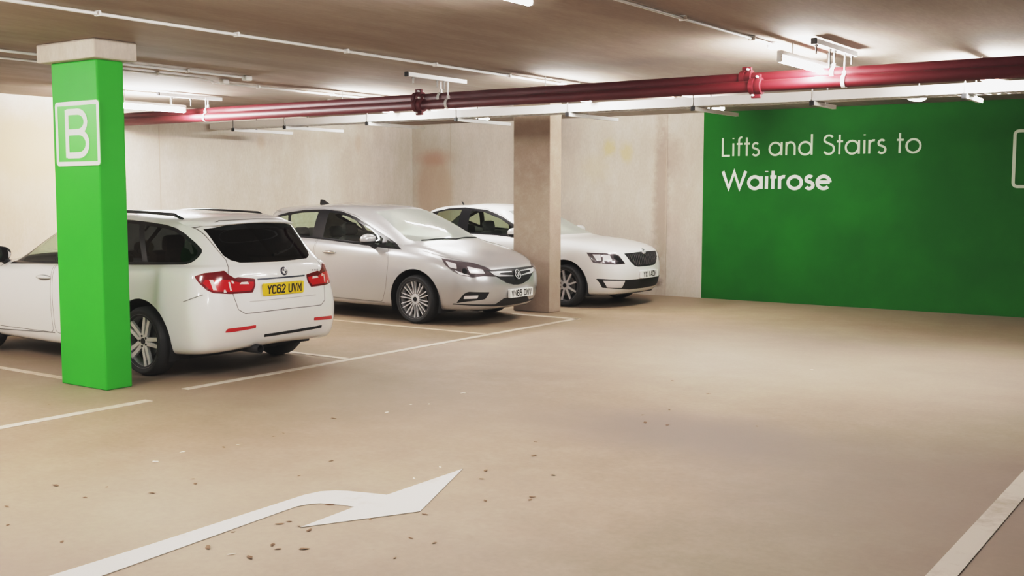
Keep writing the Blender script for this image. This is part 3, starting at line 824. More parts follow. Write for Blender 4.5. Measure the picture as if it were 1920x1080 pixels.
# lettering on the green wall
yw = YB - .006
def wall_text(name, text, x0, z0, cap, width, w, label):
    e = empty(name, (x0, yw, z0)); tag(e, label, 'wall lettering')
    k = width / (geo_width(text) * cap)
    x = 0
    for word in text.split(' '):
        bm = BM()
        for ch in word:
            adv, st = GEO[ch]
            for i, s in enumerate(st): add_ribbon(bm, [((x + u) * cap * k, v * cap) for u, v in s], w, lambda u, v, d: Vector((u, -.002 - d, v)), .0006 * i)
            x += adv + .1
        obj('painted_word', bm, M['white_thin'] if w < .04 else M['white_mark'], e)
        x += GEO[' '][0] + .1
wall_text('wall_lettering', 'Lifts and Stairs to', -7.285, 2.262, .285, 3.06, .031, 'thin white lettering along the upper line on the green wall')
wall_text('wall_lettering', 'Waitrose', -7.265, 1.752, .275, 1.74, .052, 'bold white lettering on the lower line of the green wall')
fr = empty('wall_symbol_frame', (-2.64, yw, 2.155)); tag(fr, 'white rounded outline painted on the green wall at the right edge', 'wall sign')
bm = BM(); P = round_poly([(-.37, -.375), (.37, -.375), (.37, .375), (-.37, .375)], .06, 6); add_ribbon(bm, P + [P[0]], .042, lambda u, v, d: Vector((u, -.002, v))); obj('sign_border', bm, M['white_thin'], fr)

# floor markings
def mark(name, pts, m, label, cat='floor marking', group=None, z=.004):
    bm = BM(); vs = [bm.verts.new((x, y, z)) for x, y in pts]; lo = [bm.verts.new((x, y, -.001)) for x, y in pts]
    for t in tessellate_polygon([[Vector((x, y, 0)) for x, y in pts]]): bm.faces.new([vs[q] for q in t])
    n = len(pts)
    for q in range(n): bm.faces.new((vs[q], lo[q], lo[(q + 1) % n], vs[(q + 1) % n]))
    return tag(obj(name, fix(bm), m), label, cat, group)
def stripe(x0, y0, x1, y1, w, m, label, group='painted bay lines'):
    d = Vector((x1 - x0, y1 - y0)).normalized(); n = Vector((-d.y, d.x)) * w / 2
    return mark('bay_line', [(x0 + n.x, y0 + n.y), (x1 + n.x, y1 + n.y), (x1 - n.x, y1 - n.y), (x0 - n.x, y0 - n.y)], m, label, group=group)
stripe(-7.48, .5, -7.49, 5.55, .10, M['line_paint'], 'white bay front line left of and in front of the green pillar')
stripe(-7.67, 6.05, -7.69, 12.52, .09, M['line_paint'], 'long white bay front line running behind the estate car to the bare pillar')
stripe(-13.4, 5.78, -8.88, 5.78, .08, M['line_faint'], 'faded bay dividing line on the left, running behind the green pillar')
stripe(-13.4, 8.13, -7.74, 8.13, .08, M['line_paint'], 'bay dividing line beside the far wheel of the estate car')
stripe(-13.4, 10.52, -7.74, 10.52, .08, M['line_faint'], 'bay dividing line on the near side of the silver hatchback')
stripe(-8.74, 12.50, -7.64, 12.50, .09, M['line_paint'], 'bay dividing line at the foot of the bare concrete pillar')
stripe(-1.155, 1.0, -1.155, 8.6, .118, M['line_paint'], 'broad white line at the lower right corner of the floor')
ARROW = [(-4.385, 1.2), (-4.39, 3.233), (-4.417, 4.28), (-4.395, 4.386), (-4.34, 4.45), (-4.279, 4.482), (-4.16, 4.52), (-4.038, 4.551), (-4.045, 5.26), (-3.68, 4.412), (-3.998, 3.845), (-4.023, 4.273), (-4.10, 4.262), (-4.168, 4.239), (-4.225, 4.215), (-4.26, 4.17), (-4.285, 4.10), (-4.28, 4.0), (-4.20, 2.86), (-4.19, 1.2)]
mark('turn_arrow', ARROW, M['arrow_paint'], 'white turn right arrow painted on the floor in the foreground')

# ------------------------------------------------------------------ services under the ceiling
def tube_obj(name, pts, r, m, parent=None, n=14):
    bm = BM(); add_tube(bm, pts, r, n); return obj(name, fix(bm), m, parent, smooth=True) if n > 8 else obj(name, fix(bm), m, parent)
def conduit(x, y0, y1, label, xtra=None, step=1.25, end_box=True):
    r = empty('ceiling_conduit', (x, y0, ZC)); tag(r, label, 'conduit', 'conduits along the ceiling')
    tube_obj('conduit_tube', xtra or [(0, 0, -.022), (0, y1 - y0, -.022)], .0125, M['fitting'], r)
    y = .5
    while y < y1 - y0 - .1:
        bm = BM(); add_box(bm, (0, y, -.020), (.06, .022, .038), .006); obj('saddle_clip', bm, M['fitting'], r); y += step
    if end_box:
        bm = BM(); add_box(bm, (0, y1 - y0, -.0285), (.08, .09, .055), .012); smooth_angle(obj('end_box', bm, M['fitting'], r))
conduit(-6.86, -2, 10.82, 'long pale conduit across the middle of the ceiling, left of the top lamp')
conduit(-9.83, 2, 8.4, 'pale conduit on the ceiling passing just behind the green pillar, ending in a bend', [(0, 0, -.022), (0, 6.0, -.022), (-.04, 6.25, -.03), (-.2, 6.42, -.03), (-.22, 6.6, -.022)])
conduit(-10.05, 8.6, 11.1, 'short pale conduit on the ceiling reaching the red pipes right of the green pillar')
conduit(-9.34, 2, 8.3, 'thin conduit on the ceiling in front of the bent one by the green pillar')
conduit(-3.58, -2, 8.95, 'dark-edged conduit on the ceiling at the right, leading to the lit strip lamp')

PY = 9.6
def red_pipe(y, z, r, label, coups, clamps, hang=True):
    e = empty('sprinkler_pipe', (0, y, z)); tag(e, label, 'pipe', 'red sprinkler pipes')
    tube_obj('pipe_run', [(XL + .05, 0, 0), (XR - .05, 0, 0)], r, M['red_pipe'], e, 28)
    for x in coups:
        bm = BM(); add_lathe(bm, [(r, -.06), (r + .022, -.055), (r + .022, -.012), (r + .014, -.01), (r + .014, .01), (r + .022, .012), (r + .022, .055), (r, .06)], 28, 'x', c=(x, 0, 0))
        add_box(bm, (x, 0, r + .03), (.09, .035, .05), .006); add_box(bm, (x, 0, -r - .03), (.09, .035, .05), .006)
        cc = smooth_angle(obj('pipe_coupling', fix(bm), M['red_pipe'], e))
        for s in (1, -1):
            bm = BM(); add_tube(bm, [(x + s * .02, -.045, s * (r + .03)), (x + s * .02, .045, s * (r + .03))], .01, 8); obj('coupling_bolt', bm, M['fitting'], cc)
    for x in clamps:
        bm = BM(); add_lathe(bm, [(r + .001, -.017), (r + .006, -.017), (r + .006, .017), (r + .001, .017)], 28, 'x', True, c=(x, 0, 0)); add_box(bm, (x, 0, r + .02), (.03, .02, .035), .004)
        cl = smooth_angle(obj('pipe_clamp', fix(bm), M['fitting'], e))
        top = ZC - z - .03
        bm = BM(); add_tube(bm, [(x, 0, r + .03), (x, 0, top)], .009, 8); obj('hanger_rod', fix(bm), M['steel'], cl)
    return e
red_pipe(PY, 2.664, .053, 'lower dark red pipe nearest the camera, running under the ceiling', (-7.98, -3.99, .2), (-11.6, -7.57, -3.18, 1.2))
red_pipe(PY + .16, 2.752, .055, 'upper dark red pipe just behind the lower one', (-8.12, -4.15), (-11.75, -7.80, -3.33, 1.2))
def strut(name, x, y0, y1, z, label, group, rods=()):
    e = empty(name, (x, y0, z)); L = y1 - y0
    bm = BM(); P = [(-.021, -.021), (.021, -.021), (.021, .021), (.013, .021), (.013, -.013), (-.013, -.013), (-.013, .021), (-.021, .021)]
    add_prism(bm, P, lambda u, v, d: Vector((u, d, v)), 0, L)
    tag(e, label, 'support channel', group)
    obj('channel_rail', fix(bm), M['fitting'], e)
    bm = BM(); add_box(bm, (0, -.006, 0), (.05, .02, .05), .005); obj('end_cap', bm, M['cap_black'], e)
    for y, l in rods:
        bm = BM(); add_tube(bm, [(0, y, -.02 if l < 0 else .0), (0, y, l)], .008, 8); add_lathe(bm, [(0, 0), (.016, 0), (.016, .016), (0, .016)], 6, 'z', c=(0, y, -.04 if l < 0 else .02)); obj('threaded_rod', fix(bm), M['steel_dark'], e)
    return e
strut('ceiling_channel', -7.53, 8.86, 9.86, ZC - .04, 'white support channel on the ceiling left of centre, with rods down to the red pipes', None, ((.1, -.09), (.5, -.1), (.62, -.12)))
strut('ceiling_channel', -3.17, 8.8, 9.85, ZC - .04, 'white support channel on the ceiling at the right, above the green wall', None, ((.05, -.1), (.38, -.18), (.5, -.1), (.95, -.1)))
strut('ceiling_channel', -11.65, 8.9, 9.9, ZC - .04, 'washed-out support channel in the glare right of the green pillar', None, ((.2, -.12), (.5, -.12)))
# cable tray with perforated floor and side flanges
def cable_tray():
    e = empty('cable_tray', (0, 11.42, 2.648)); tag(e, 'pale perforated steel cable tray running below the red pipes', 'cable tray')
    x0, x1, w, h = XL + .1, XR - .1, .28, .10
    bm = BM()
    add_box(bm, ((x0 + x1) / 2, -w / 2, h / 2), (x1 - x0, .004, h)); add_box(bm, ((x0 + x1) / 2, w / 2, h / 2), (x1 - x0, .004, h))
    add_box(bm, ((x0 + x1) / 2, -w / 2 + .012, h), (x1 - x0, .024, .004)); add_box(bm, ((x0 + x1) / 2, w / 2 - .012, h), (x1 - x0, .024, .004))
    obj('tray_side', bm, M['tray'], e)
    bm = BM(); n = int((x1 - x0) / .09)
    for k in range(n): add_box(bm, (x0 + (k + .5) * .09, 0, .004), (.055, w, .003))
    for y in (-.145, -.05, .05, .145): add_box(bm, ((x0 + x1) / 2, y, .004), (x1 - x0, .03, .003))
    obj('tray_base', bm, M['tray'], e)
    for k, (y, r) in enumerate(((-.08, .02), (-.03, .016), (.03, .022), (.09, .014))):
        tube_obj('tray_cable', [(x0, y, .01 + r), (x1, y, .01 + r)], r, M['steel'] if k % 2 else M['fitting'], e, 10)
cable_tray()
BX = (-12.95, -11.85, -10.25, -8.72, -7.04, -5.40, -4.05, -2.55)
BD = ('under the tray at the far left, nearest the corner glare', 'under the tray second from the left', 'under the tray above the rust-stained panel', 'under the tray just left of the bare pillar', 'under the tray just right of the bare pillar', 'under the tray where the green paint begins', 'under the tray above the word Stairs', 'under the tray beyond the round white lamp')
for x, d in zip(BX, BD):
    L = .95 if x < -5 else .45
    strut('tray_bracket', x, 11.22, 11.22 + L + .25, 2.622, 'slim white support bracket ' + d, 'brackets under the cable tray', ((.0, ZC - 2.622), (.46, ZC - 2.622)))

# lamps
def strip_lamp(x, y0, y1, label, m=None, drop=0., z=ZC, group='strip lamps on the ceiling'):
    e = empty('ceiling_lamp', (x, (y0 + y1) / 2, z + .0005 - drop)); tag(e, label, 'lamp', group); L = y1 - y0
    bm = BM(); add_box(bm, (0, 0, -.02), (.05, L, .04), .008); smooth_angle(obj('lamp_housing', bm, M['fitting'], e))
    if drop:
        for s in (1, -1):
            bm = BM(); add_tube(bm, [(0, s * L * .3, -.01), (0, s * L * .3, drop)], .006, 8); obj('hanger_rod', fix(bm), M['steel'], e)
    bm = BM(); add_tube(bm, [(0, -L / 2 + .02, -.078), (0, L / 2 - .02, -.078)], .022, 16)
    obj('lamp_diffuser', fix(bm), m or M['tube'], e)
    for s in (1, -1):
        bm = BM(); add_box(bm, (0, s * L / 2, -.05), (.045, .025, .095), .008); smooth_angle(obj('lamp_end', bm, M['fitting'], e))
strip_lamp(-3.93, 4.3, 5.82, 'lit strip lamp cut off by the top edge of the picture')
strip_lamp(-3.44, 8.75, 10.2, 'lit strip lamp above the red pipes near the green wall', None, .10)
strip_lamp(-2.35, 10.7, 12.1, 'lit strip lamp hidden behind the red pipes at the right', None, .12)
strip_lamp(-11.9, 8.35, 9.5, 'glaring strip lamp just right of the top of the green pillar', M['tube_bright'], .13)
strip_lamp(-6.70, 9.98, 11.18, 'unseen lit strip lamp behind the red pipes at the end of the long conduit', M['added_tube_soft'], .12)  # hidden lamp at the conduit end, put in to light the tray
strip_lamp(-9.75, 9.98, 11.18, 'unseen lit strip lamp behind the red pipes left of centre', M['added_tube_soft'], .12)  # second hidden lamp, put in to light tray and back wall
for x, y in ((-7.3, 2.2), (-11.5, 2.2), (-9.2, 1.8), (-3.98, -.5), (-8.0, -3.5), (-10.6, 13.0), (-6.6, 13.2)):  # unseen lamps added to light the cars, pillar and back wall
    strip_lamp(x, y, y + 1.5, 'added unseen strip lamp on the ceiling, out of view or behind the pipes')
# round lamp by the tray
e = empty('round_lamp', (-3.17, 11.86, 2.70)); tag(e, 'small rounded white lamp glowing under the tray over the green wall', 'lamp')
bm = BM(); add_box(bm, (0, 0, .02), (.14, .5, .05), .02); smooth_angle(obj('lamp_housing', bm, M['fitting'], e))
bm = BM(); prof = [(.0, -.055), (.07, -.05), (.105, -.03), (.115, 0), (.115, .01), (0, .01)]
add_lathe(bm, prof, 28, 'z'); bmesh.ops.scale(bm, vec=(.8, 2.1, 1), verts=bm.verts[:]); M['glow'] = mat('dim_lamp', (1, 1, 1), .5, emit=(1, .96, .92), estr=4.)
smooth_angle(obj('lamp_diffuser', fix(bm), M['glow'], e), 60)
bm = BM(); add_tube(bm, [(0, .1, .04), (0, .1, ZC - 2.70)], .008, 8); obj('hanger_rod', fix(bm), M['steel'], e)

w = bpy.data.worlds.new('world'); scene.world = w; w.use_nodes = True
w.node_tree.nodes['Background'].inputs[0].default_value = (.5, .5, .5, 1); w.node_tree.nodes['Background'].inputs[1].default_value = 0.
vs = scene.view_settings; vs.view_transform = 'Standard'; vs.look = 'None'; vs.exposure = .4; vs.gamma = 1.
vs.use_curve_mapping = True                                # soft shoulder: the photograph never gets brighter than a light grey
cv = vs.curve_mapping; cv.extend = 'HORIZONTAL'; cc = cv.curves[3]
cv.white_level = (3, 3, 3)
cc.points[0].location = (0, .004); cc.points[1].location = (1, .70)
for q in ((.06, .042), (.15, .134), (.3, .29), (.6, .49), (1., .595), (1.7, .66)): cc.points.new(q[0] / 3, q[1])
for q in cc.points: q.handle_type = 'AUTO_CLAMPED'
cv.update()
# ------------------------------------------------------------------ the three cars
REAR = lambda c, n: c.x < 1.0 and n.x < .25
FRONT = lambda c, n: c.x > 2.9 and n.x > .05
SIDE = lambda c, n: c.y > .4
def sq(cx, cz, r, n=40): return [(cx + r * math.cos(2 * PI * k / n), cz + r * math.sin(2 * PI * k / n)) for k in range(n)]
def common_glass(car, side_only=()):
    pass
def disc(car, name, y, z, r, m, facing, parent=None, lift=.012, ry=None, rim=None, z0=None):
    q = car.hit((car.bmx(facing), max(abs(y), .003), z), (-facing, 0, 0)); c = q[0]; nn = q[1].copy(); nn.y = 0; nn.normalize()
    if nn.x * facing < 0: nn = -nn
    up = Vector((-nn.z * facing, 0, nn.x * facing)) if True else None
    up = up if up.z > 0 else -up
    lat = Vector((0, 1, 0)); C = car.p(c.x, y, c.z)
    bm = BM(); n = 28; ry = ry or r
    rings = []
    for k, (s, h) in enumerate(((1., -.01), (1., lift * .6), (.86, lift), (0.001, lift))):
        rings.append([bm.verts.new(C + nn * h + lat * (ry * s * math.cos(2 * PI * i / n)) + up * (r * s * math.sin(2 * PI * i / n))) for i in range(n)])
    for a, b in zip(rings, rings[1:]):
        for i in range(n): bm.faces.new((a[i], a[(i + 1) % n], b[(i + 1) % n], b[i]))
    o = smooth_angle(obj(name, fix(bm), m, parent or car.root), 40)
    return o, (lambda u, v, d: C + nn * (lift + d) + lat * (u * facing) + up * v)

# ---------- white estate, seen from behind ----------
def make_estate():
    c = Car('estate_car', ESTATE, (-7.58, 7.16, 0), PI, M['white_paint'])
    tag(c.root, 'white estate car seen from behind, with yellow number plate, beside the green pillar', 'car')
    TG = [(-.01, .60), (.48, .595), (.545, .635), (.572, .76), (.585, .95), (.53, 1.06), (.585, 1.34), (.40, 1.40), (-.01, 1.41)]
    c.cut('tailgate', TG, 'x', REAR, seam=.007)
    c.cut('rear_door', [(1.36, .62), (1.30, .98), (1.33, 1.38), (2.30, 1.40), (2.365, .95), (2.345, .30), (1.52, .29), (1.47, .45)], 'y', SIDE, seam=.006, r=.06)
    c.cut('front_door', [(2.39, .30), (2.40, .95), (2.36, 1.39), (2.66, 1.32), (3.02, 1.11), (3.28, .95), (3.42, .88), (3.40, .3)], 'y', SIDE, seam=.006, r=.05)
    DLO = [(3.24, .935), (2.98, 1.12), (2.66, 1.305), (2.38, 1.385), (1.8, 1.405), (1.49, 1.398), (1.235, 1.385), (.946, 1.363), (.778, 1.335), (.635, 1.288), (.494, 1.218), (.404, 1.159), (.385, 1.13), (.393, 1.083), (.428, 1.045), (.50, 1.022), (1.2, .997), (2.3, .965)]
    c.cut('trim', DLO, 'y', SIDE, r=.03)
    W = dict(rear_quarter=[(1.0, 1.03), (1.235, 1.355), (.95, 1.335), (.79, 1.31), (.65, 1.265), (.52, 1.2), (.435, 1.145), (.42, 1.12), (.435, 1.075), (.50, 1.046)],
             rear_side=[(1.07, 1.026), (1.32, 1.36), (1.62, 1.372), (2.17, 1.365), (2.2, .992)],
             front_side=[(2.30, .99), (2.28, 1.36), (2.38, 1.352), (2.63, 1.275), (2.93, 1.11), (3.06, 1.01), (3.08, .965)])
    for k, P in W.items(): c.cut(k, P, 'y', SIDE, only=('trim',), r=.025)
    RG = [(-.01, 1.025), (.42, 1.035), (.495, 1.06), (.53, 1.10), (.56, 1.33), (.37, 1.362), (-.01, 1.38)]
    c.cut('rear_window', RG, 'x', REAR)
    c.cut('windscreen', [(-.01, 1.02), (.3, 1.02), (.68, 1.0), (.70, 1.04), (.64, 1.2), (.555, 1.37), (.3, 1.40), (-.01, 1.41)], 'x', lambda q, n: q.x > 2.0 and n.x > .1)
    LP = [(.325, .89), (.33, .83), (.37, .77), (.60, .772), (.736, .785), (.775, .81), (.804, .869), (.812, .93), (.761, .957), (.612, .975), (.589, .941), (.532, .903), (.508, .915)]
    LS = lambda q, n: q.x < .42 and q.y > .25
    c.cut('tail_lamp', LP, 'x', LS, r=.012)
    c.cut('lamp_lens', offset_poly([(.34, .868), (.345, .83), (.385, .785), (.60, .785), (.735, .797), (.765, .82), (.79, .87), (.77, .905), (.60, .90), (.50, .87), (.42, .873)], -.004), 'x', LS, only=('tail_lamp',))
    for k, P in enumerate(([(.71, .81), (.735, .81), (.745, .90), (.72, .90)], [(.585, .80), (.60, .80), (.605, .875), (.59, .875)], [(.635, .785), (.66, .785), (.655, .81), (.64, .81)], [(.40, .845), (.50, .85), (.48, .868), (.41, .868)], [(.55, .86), (.57, .86), (.58, .885), (.56, .885)])):
        c.cut('lamp_bar%d' % k, P, 'x', LS, only=('lamp_lens', 'tail_lamp'))
    c.cut('reflector', [(.37, .482), (.37, .455), (.62, .440), (.68, .440), (.66, .472)], 'x', LS, r=.01)
    c.cut('arch', sq(.985, .30, .405), 'y', lambda q, n: q.y > .45)
    c.cut('arch', sq(3.82, .30, .395), 'y', lambda q, n: q.y > .45)
    c.done()
    c.make('body', c.paint)
    c.make('tailgate', c.paint)
    for s in (1, -1):
        rd = c.make('rear_door', c.paint, s); fd = c.make('front_door', c.paint, s)
        c.make('trim', M['black_gloss'], s, name='window_trim')
        for k, g in (('rear_quarter', 'glass_dark'), ('rear_side', 'glass_dark'), ('front_side', 'glass')): c.make(k, M[g], s, name='side_window')
        if s > 0:
            c.handle(fd, 2.51, .83, .24); c.handle(rd, 1.50, .855, .24)
        tl = c.make('tail_lamp', M['red_dark'], s, push=.003); c.make('lamp_lens', M['red_lens'], s, tl, 'lamp_lens', .005); [c.make('lamp_bar%d' % k, M['lamp_light'], s, tl, 'lamp_bar', .006) for k in range(5)]
        c.make('reflector', M['red_lens'], s, name='bumper_reflector', push=.003)
        c.mirror(3.32, s, 1.03, (.14, .26, .17), M['black_gloss'], reach=.06)
    c.gap('front_door'); c.gap('rear_door'); c.gap('tailgate', ('both',))
    c.make('rear_window', M['glass_dark'])
    c.make('windscreen', M['glass'])
    c.strip('bumper_slot', [(-.50, .384), (.26, .374)], .026, M['void'], 'x', both=False, sign=-1)
    bar = c.strip('tailgate_trim', [(-.30, .882), (.30, .882)], .014, M['badge_dark'], 'x', both=False, sign=-1)
    c.strip('bumper_seam', [(.40, .705), (.21, .772)], .006, M['seam'], 'y')
    c.strip('waist_seam', [(2.36, .297), (3.4, .26)], .008, M['seam'], 'y')
    c.strip('tailgate_crease_shade', [(-.42, .692), (.42, .692)], .006, M['soft_line'], 'x', both=False, sign=-1)
    pl = c.plate('YC62 UVM', .01, .786, .022, -1, M['plate_yellow'], .06, .49)
    bd, fn = disc(c, 'badge', -.035, .938, .041, M['badge_dark'], -1, lift=.008)
    bm = BM(); add_ribbon(bm, arc(0, 0, .027, .027, 0, 360, 24), .006, fn, .001); 
    obj('badge_ring', bm, M['chrome'], bd)
    bm = BM()
    for a0, a1 in ((0, 90), (180, 270)):
        bm.faces.new([bm.verts.new(fn(0, 0, .0012))] + [bm.verts.new(fn(u, v, .0012)) for u, v in arc(0, 0, .023, .023, a0, a1, 8)])
    obj('badge_quarters', bm, M['plate_white'], bd)
    bm = BM(); cc = c.hit((-2, .44, .925), (1, 0, 0))[0]
    for k in range(4): add_box(bm, c.p(cc.x - .002, -.40 - k * .032, .925), (.003, .016 if k else .008, .013))
    obj('model_lettering', bm, M['recess'], c.root)
    # roof rails, spoiler lip, exhaust, inside
    for s in (1, -1):
        pts = []; bm = BM()
        for k in range(15):
            x = .80 + 2.0 * k / 14; y = .525
            q = c.hit((x, y, 3), (0, 0, -1))[0]
            lift = .035 if 0 < k < 14 else -.005
            pts.append(c.p(x, y * s, q.z) + Vector((0, 0, lift)))
        add_tube(bm, pts, [.012] + [.016] * 13 + [.012], 8)
        obj('roof_rail', fix(bm), M['black_gloss'], c.root, smooth=True)
    bm = BM(); xs = c.hit((-2, .2, 1.40), (1, 0, 0))[0]
    top, bot = [], []
    for k in range(21):
        y = -.60 + 1.2 * k / 20; q = c.hit((-2, max(abs(y), .003), 1.385 - .03 * (y / .6) ** 2), (1, 0, 0))[0]
        e = Vector((q.x - .075 * (1 - .3 * abs(y / .6) ** 3), y, q.z)); top.append((Vector((q.x + .10, y, q.z + .040)), e, Vector((q.x + .01, y, q.z - .012))))
    for a, b in zip(top, top[1:]):
        for k in range(2): bm.faces.new([bm.verts.new(c.p(*p)) for p in (a[k], b[k], b[k + 1], a[k + 1])])
    bmesh.ops.remove_doubles(bm, verts=bm.verts[:], dist=1e-4)
    obj('roof_spoiler', fix(bm), c.paint, c.root, smooth=True)
    bm = BM(); e0 = c.p(.0, .33, .262)
    prof = [(.034, -.0), (.042, .0), (.042, .22), (.034, .22), (.034, 0)]
    add_lathe(bm, prof, 20, 'x', c=e0); obj('exhaust_pipe', fix(bm), M['black_plastic'], c.root, smooth=True)
    bm = BM(); add_box(bm, c.p(.35, .33, .30), (.35, .5, .14), .05); smooth_angle(obj('silencer', bm, M['void'], c.root))
    c.underbody(.55, 4.1, ((.985, .30, .405), (3.82, .30, .395))); c.floor_pan(.5, 3.4)
    c.seats(2.35, 1.35); c.dashboard(2.95, 3.4, .93, 1)
    for x in (.985, 3.82):
        for s in (1, -1): c.wheel(x, s, .89, .322, .245, 'five')
    # wiper on the rear window
    return c
make_estate()

# ---------- silver hatchback ----------
def make_hatch():
    c = Car('hatchback_car', HATCH, (-12.41, 11.72, 0), 0, M['silver_paint'])
    tag(c.root, 'silver hatchback parked facing out between the white estate and the concrete pillar', 'car')
    c.cut('front_door', [(1.56, .27), (2.77, .25), (2.85, .45), (2.895, .75), (2.87, .93), (2.66, 1.10), (2.12, 1.34), (1.78, 1.41), (1.53, 1.42)], 'y', SIDE, seam=.006, r=.05)
    c.cut('rear_door', [(1.53, .27), (1.50, 1.42), (1.0, 1.41), (.72, 1.30), (.80, 1.04), (1.02, .72), (1.14, .45), (1.2, .27)], 'y', SIDE, seam=.006, r=.05)
    DLO = [(3.09, .93), (2.786, 1.068), (2.461, 1.197), (2.124, 1.320), (1.96, 1.366), (1.777, 1.404), (1.443, 1.424), (1.018, 1.410), (.72, 1.375), (.46, 1.32), (.50, 1.27), (.86, 1.09), (1.1, 1.042), (1.40, 1.03), (1.674, 1.018), (2.24, .979), (2.856, .940)]
    c.cut('trim', DLO, 'y', SIDE, r=.015)
    W = dict(front_side=[(1.59, 1.05), (1.57, 1.385), (1.77, 1.370), (1.95, 1.332), (2.12, 1.284), (2.44, 1.165), (2.68, 1.065), (2.68, .985), (2.24, 1.01)],
             front_quarter=[(2.76, .975), (2.76, 1.045), (2.99, .945)],
             rear_side=[(1.38, 1.06), (1.36, 1.388), (1.02, 1.375), (.82, 1.345), (.98, 1.09), (1.12, 1.068)],
             rear_quarter=[(.76, 1.34), (.56, 1.305), (.90, 1.115)])
    for k, P in W.items(): c.cut(k, P, 'y', SIDE, only=('trim',), r=.02)
    c.cut('windscreen', [(-.01, 1.035), (.3, 1.035), (.69, 1.035), (.705, 1.06), (.65, 1.22), (.555, 1.40), (.3, 1.425), (-.01, 1.435)], 'x', lambda q, n: q.x > 2.0 and n.x > .1)
    c.cut('tailgate', [(-.01, .62), (.5, .62), (.58, .95), (.56, 1.39), (-.01, 1.42)], 'x', REAR, seam=.006)
    c.cut('rear_window', [(-.01, 1.12), (.5, 1.13), (.5, 1.36), (-.01, 1.38)], 'x', REAR)
    # bonnet edge
    H = [(3.728, .824, .842), (3.933, .754, .81), (4.096, .63, .785), (4.225, .52, .728), (4.265, .46, .690), (4.305, .42, .612), (4.245, .60, .625), (4.148, .725, .612), (4.026, .798, .640), (3.915, .832, .686), (3.80, .84, .765)]
    FS = lambda q, n: q.x > 3.4
    c.cut('headlight', H, 'f', FS, r=.01)
    for k, P in enumerate(([(3.80, .83, .81), (3.93, .775, .775), (3.95, .79, .715), (3.86, .825, .735)], [(4.06, .72, .745), (4.20, .58, .705), (4.23, .56, .655), (4.10, .71, .665)], [(3.93, .81, .70), (4.03, .79, .67), (4.13, .735, .635), (4.02, .80, .645)])):
        c.cut('lamp_reflector', P, 'f', FS, only=('headlight',), r=.012)
    c.cut('lamp_eye', sq(*flat([(4.04, .745, .69)], 'f')[0], .034, 16), 'f', FS, only=('headlight', 'lamp_reflector'))
    c.cut('grille', [(-.01, .700), (.30, .700), (.53, .695), (.47, .64), (.37, .585), (.26, .53), (.1, .493), (-.01, .487)], 'x', FRONT)
    c.cut('grille_wing', [(.50, .676), (.36, .672), (.10, .664), (.10, .652), (.33, .652), (.36, .635), (.09, .608), (.09, .598), (.38, .612), (.455, .635)], 'x', FRONT, only=('grille',))
    c.cut('fog_recess', [(3.955, .81, .292), (4.06, .785, .41), (4.12, .765, .437), (4.305, .55, .425), (4.27, .60, .338), (4.1, .75, .315)], 'f', FS, r=.02)
    c.cut('fog_lamp', [(4.06, .775, .385), (4.20, .66, .390), (4.19, .67, .350), (4.05, .78, .345)], 'f', FS, only=('fog_recess',), r=.01)
    c.cut('lower_grille', [(-.01, .335), (.26, .330), (.39, .262), (.82, .285), (.82, .272), (.40, .236), (.2, .226), (-.01, .224)], 'x', FRONT)
    c.cut('arch', sq(3.33, .29, .405), 'y', lambda q, n: q.y > .45)
    c.cut('arch', sq(.80, .29, .395), 'y', lambda q, n: q.y > .45)
    c.done()
    c.make('body', c.paint); c.make('tailgate', c.paint)
    for s in (1, -1):
        rd = c.make('rear_door', c.paint, s); fd = c.make('front_door', c.paint, s)
        c.make('trim', M['black_gloss'], s, name='window_trim')
        for k, g in (('front_side', 'glass'), ('front_quarter', 'glass'), ('rear_side', 'glass'), ('rear_quarter', 'glass')): c.make(k, M[g], s, name='side_window')
        if s < 0: c.handle(fd, 1.82, .862, .24, M['chrome'], -1); c.handle(rd, 1.02, .885, .2, M['chrome'], -1)
        h = c.make('headlight', M['lamp_dark'], s, push=.003)
        c.make('lamp_reflector', M['lamp_chrome'], s, h, push=.004); c.make('lamp_eye', M['black_gloss'], s, h, push=.006)
        f = c.make('fog_recess', M['black_plastic'], s, push=-.01); c.make('fog_lamp', M['lamp_chrome'], s, f)
        c.mirror(2.60, s, 1.05, (.17, .26, .155), reach=.08)
    c.gap('front_door'); c.gap('rear_door'); c.gap('tailgate', ('both',))
    c.make('windscreen', M['glass_screen']); c.make('rear_window', M['glass'])
    g = c.make('grille', M['black_plastic']); c.make('grille_wing', M['chrome_soft'], parent=g, name='chrome_wing', push=.006)
    c.make('lower_grille', M['black_plastic'])
    c.strip('door_crease_shade', [(1.94, .846), (2.4, .81), (2.885, .752)], .009, M['soft_line'], 'y')
    c.strip('waist_seam', [(1.55, .262), (2.8, .238)], .010, M['recess'], 'y')
    c.strip('roof_gutter', [(3.1, .965), (2.8, 1.105), (2.47, 1.235), (2.12, 1.358), (1.78, 1.43), (1.44, 1.447), (1.0, 1.437)], .008, M['soft_line'], 'y')
    c.strip('bonnet_gap', flat([(4.225, .52, .735), (4.0, .70, .81), (3.73, .80, .862), (3.4, .80, .925)], 'f'), .008, M['recess'], 'f')
    pl = c.plate('VN65 DMV', .05, .385, .035, 1, M['plate_white'], -.02)
    bd, fn = disc(c, 'badge', 0, .618, .066, M['black_gloss'], 1, lift=.014)
    bm = BM(); add_ribbon(bm, arc(0, 0, .058, .058, 0, 360, 28), .014, fn, .002); obj('badge_ring', bm, M['chrome_soft'], bd)
    bm = BM(); add_ribbon(bm, [(-.036, .036), (-.006, -.036), (.02, .03)], .014, fn, .002); add_ribbon(bm, [(.02, .03), (.028, .0), (.04, -.02)], .014, fn, .002); obj('badge_emblem', bm, M['chrome_soft'], bd)
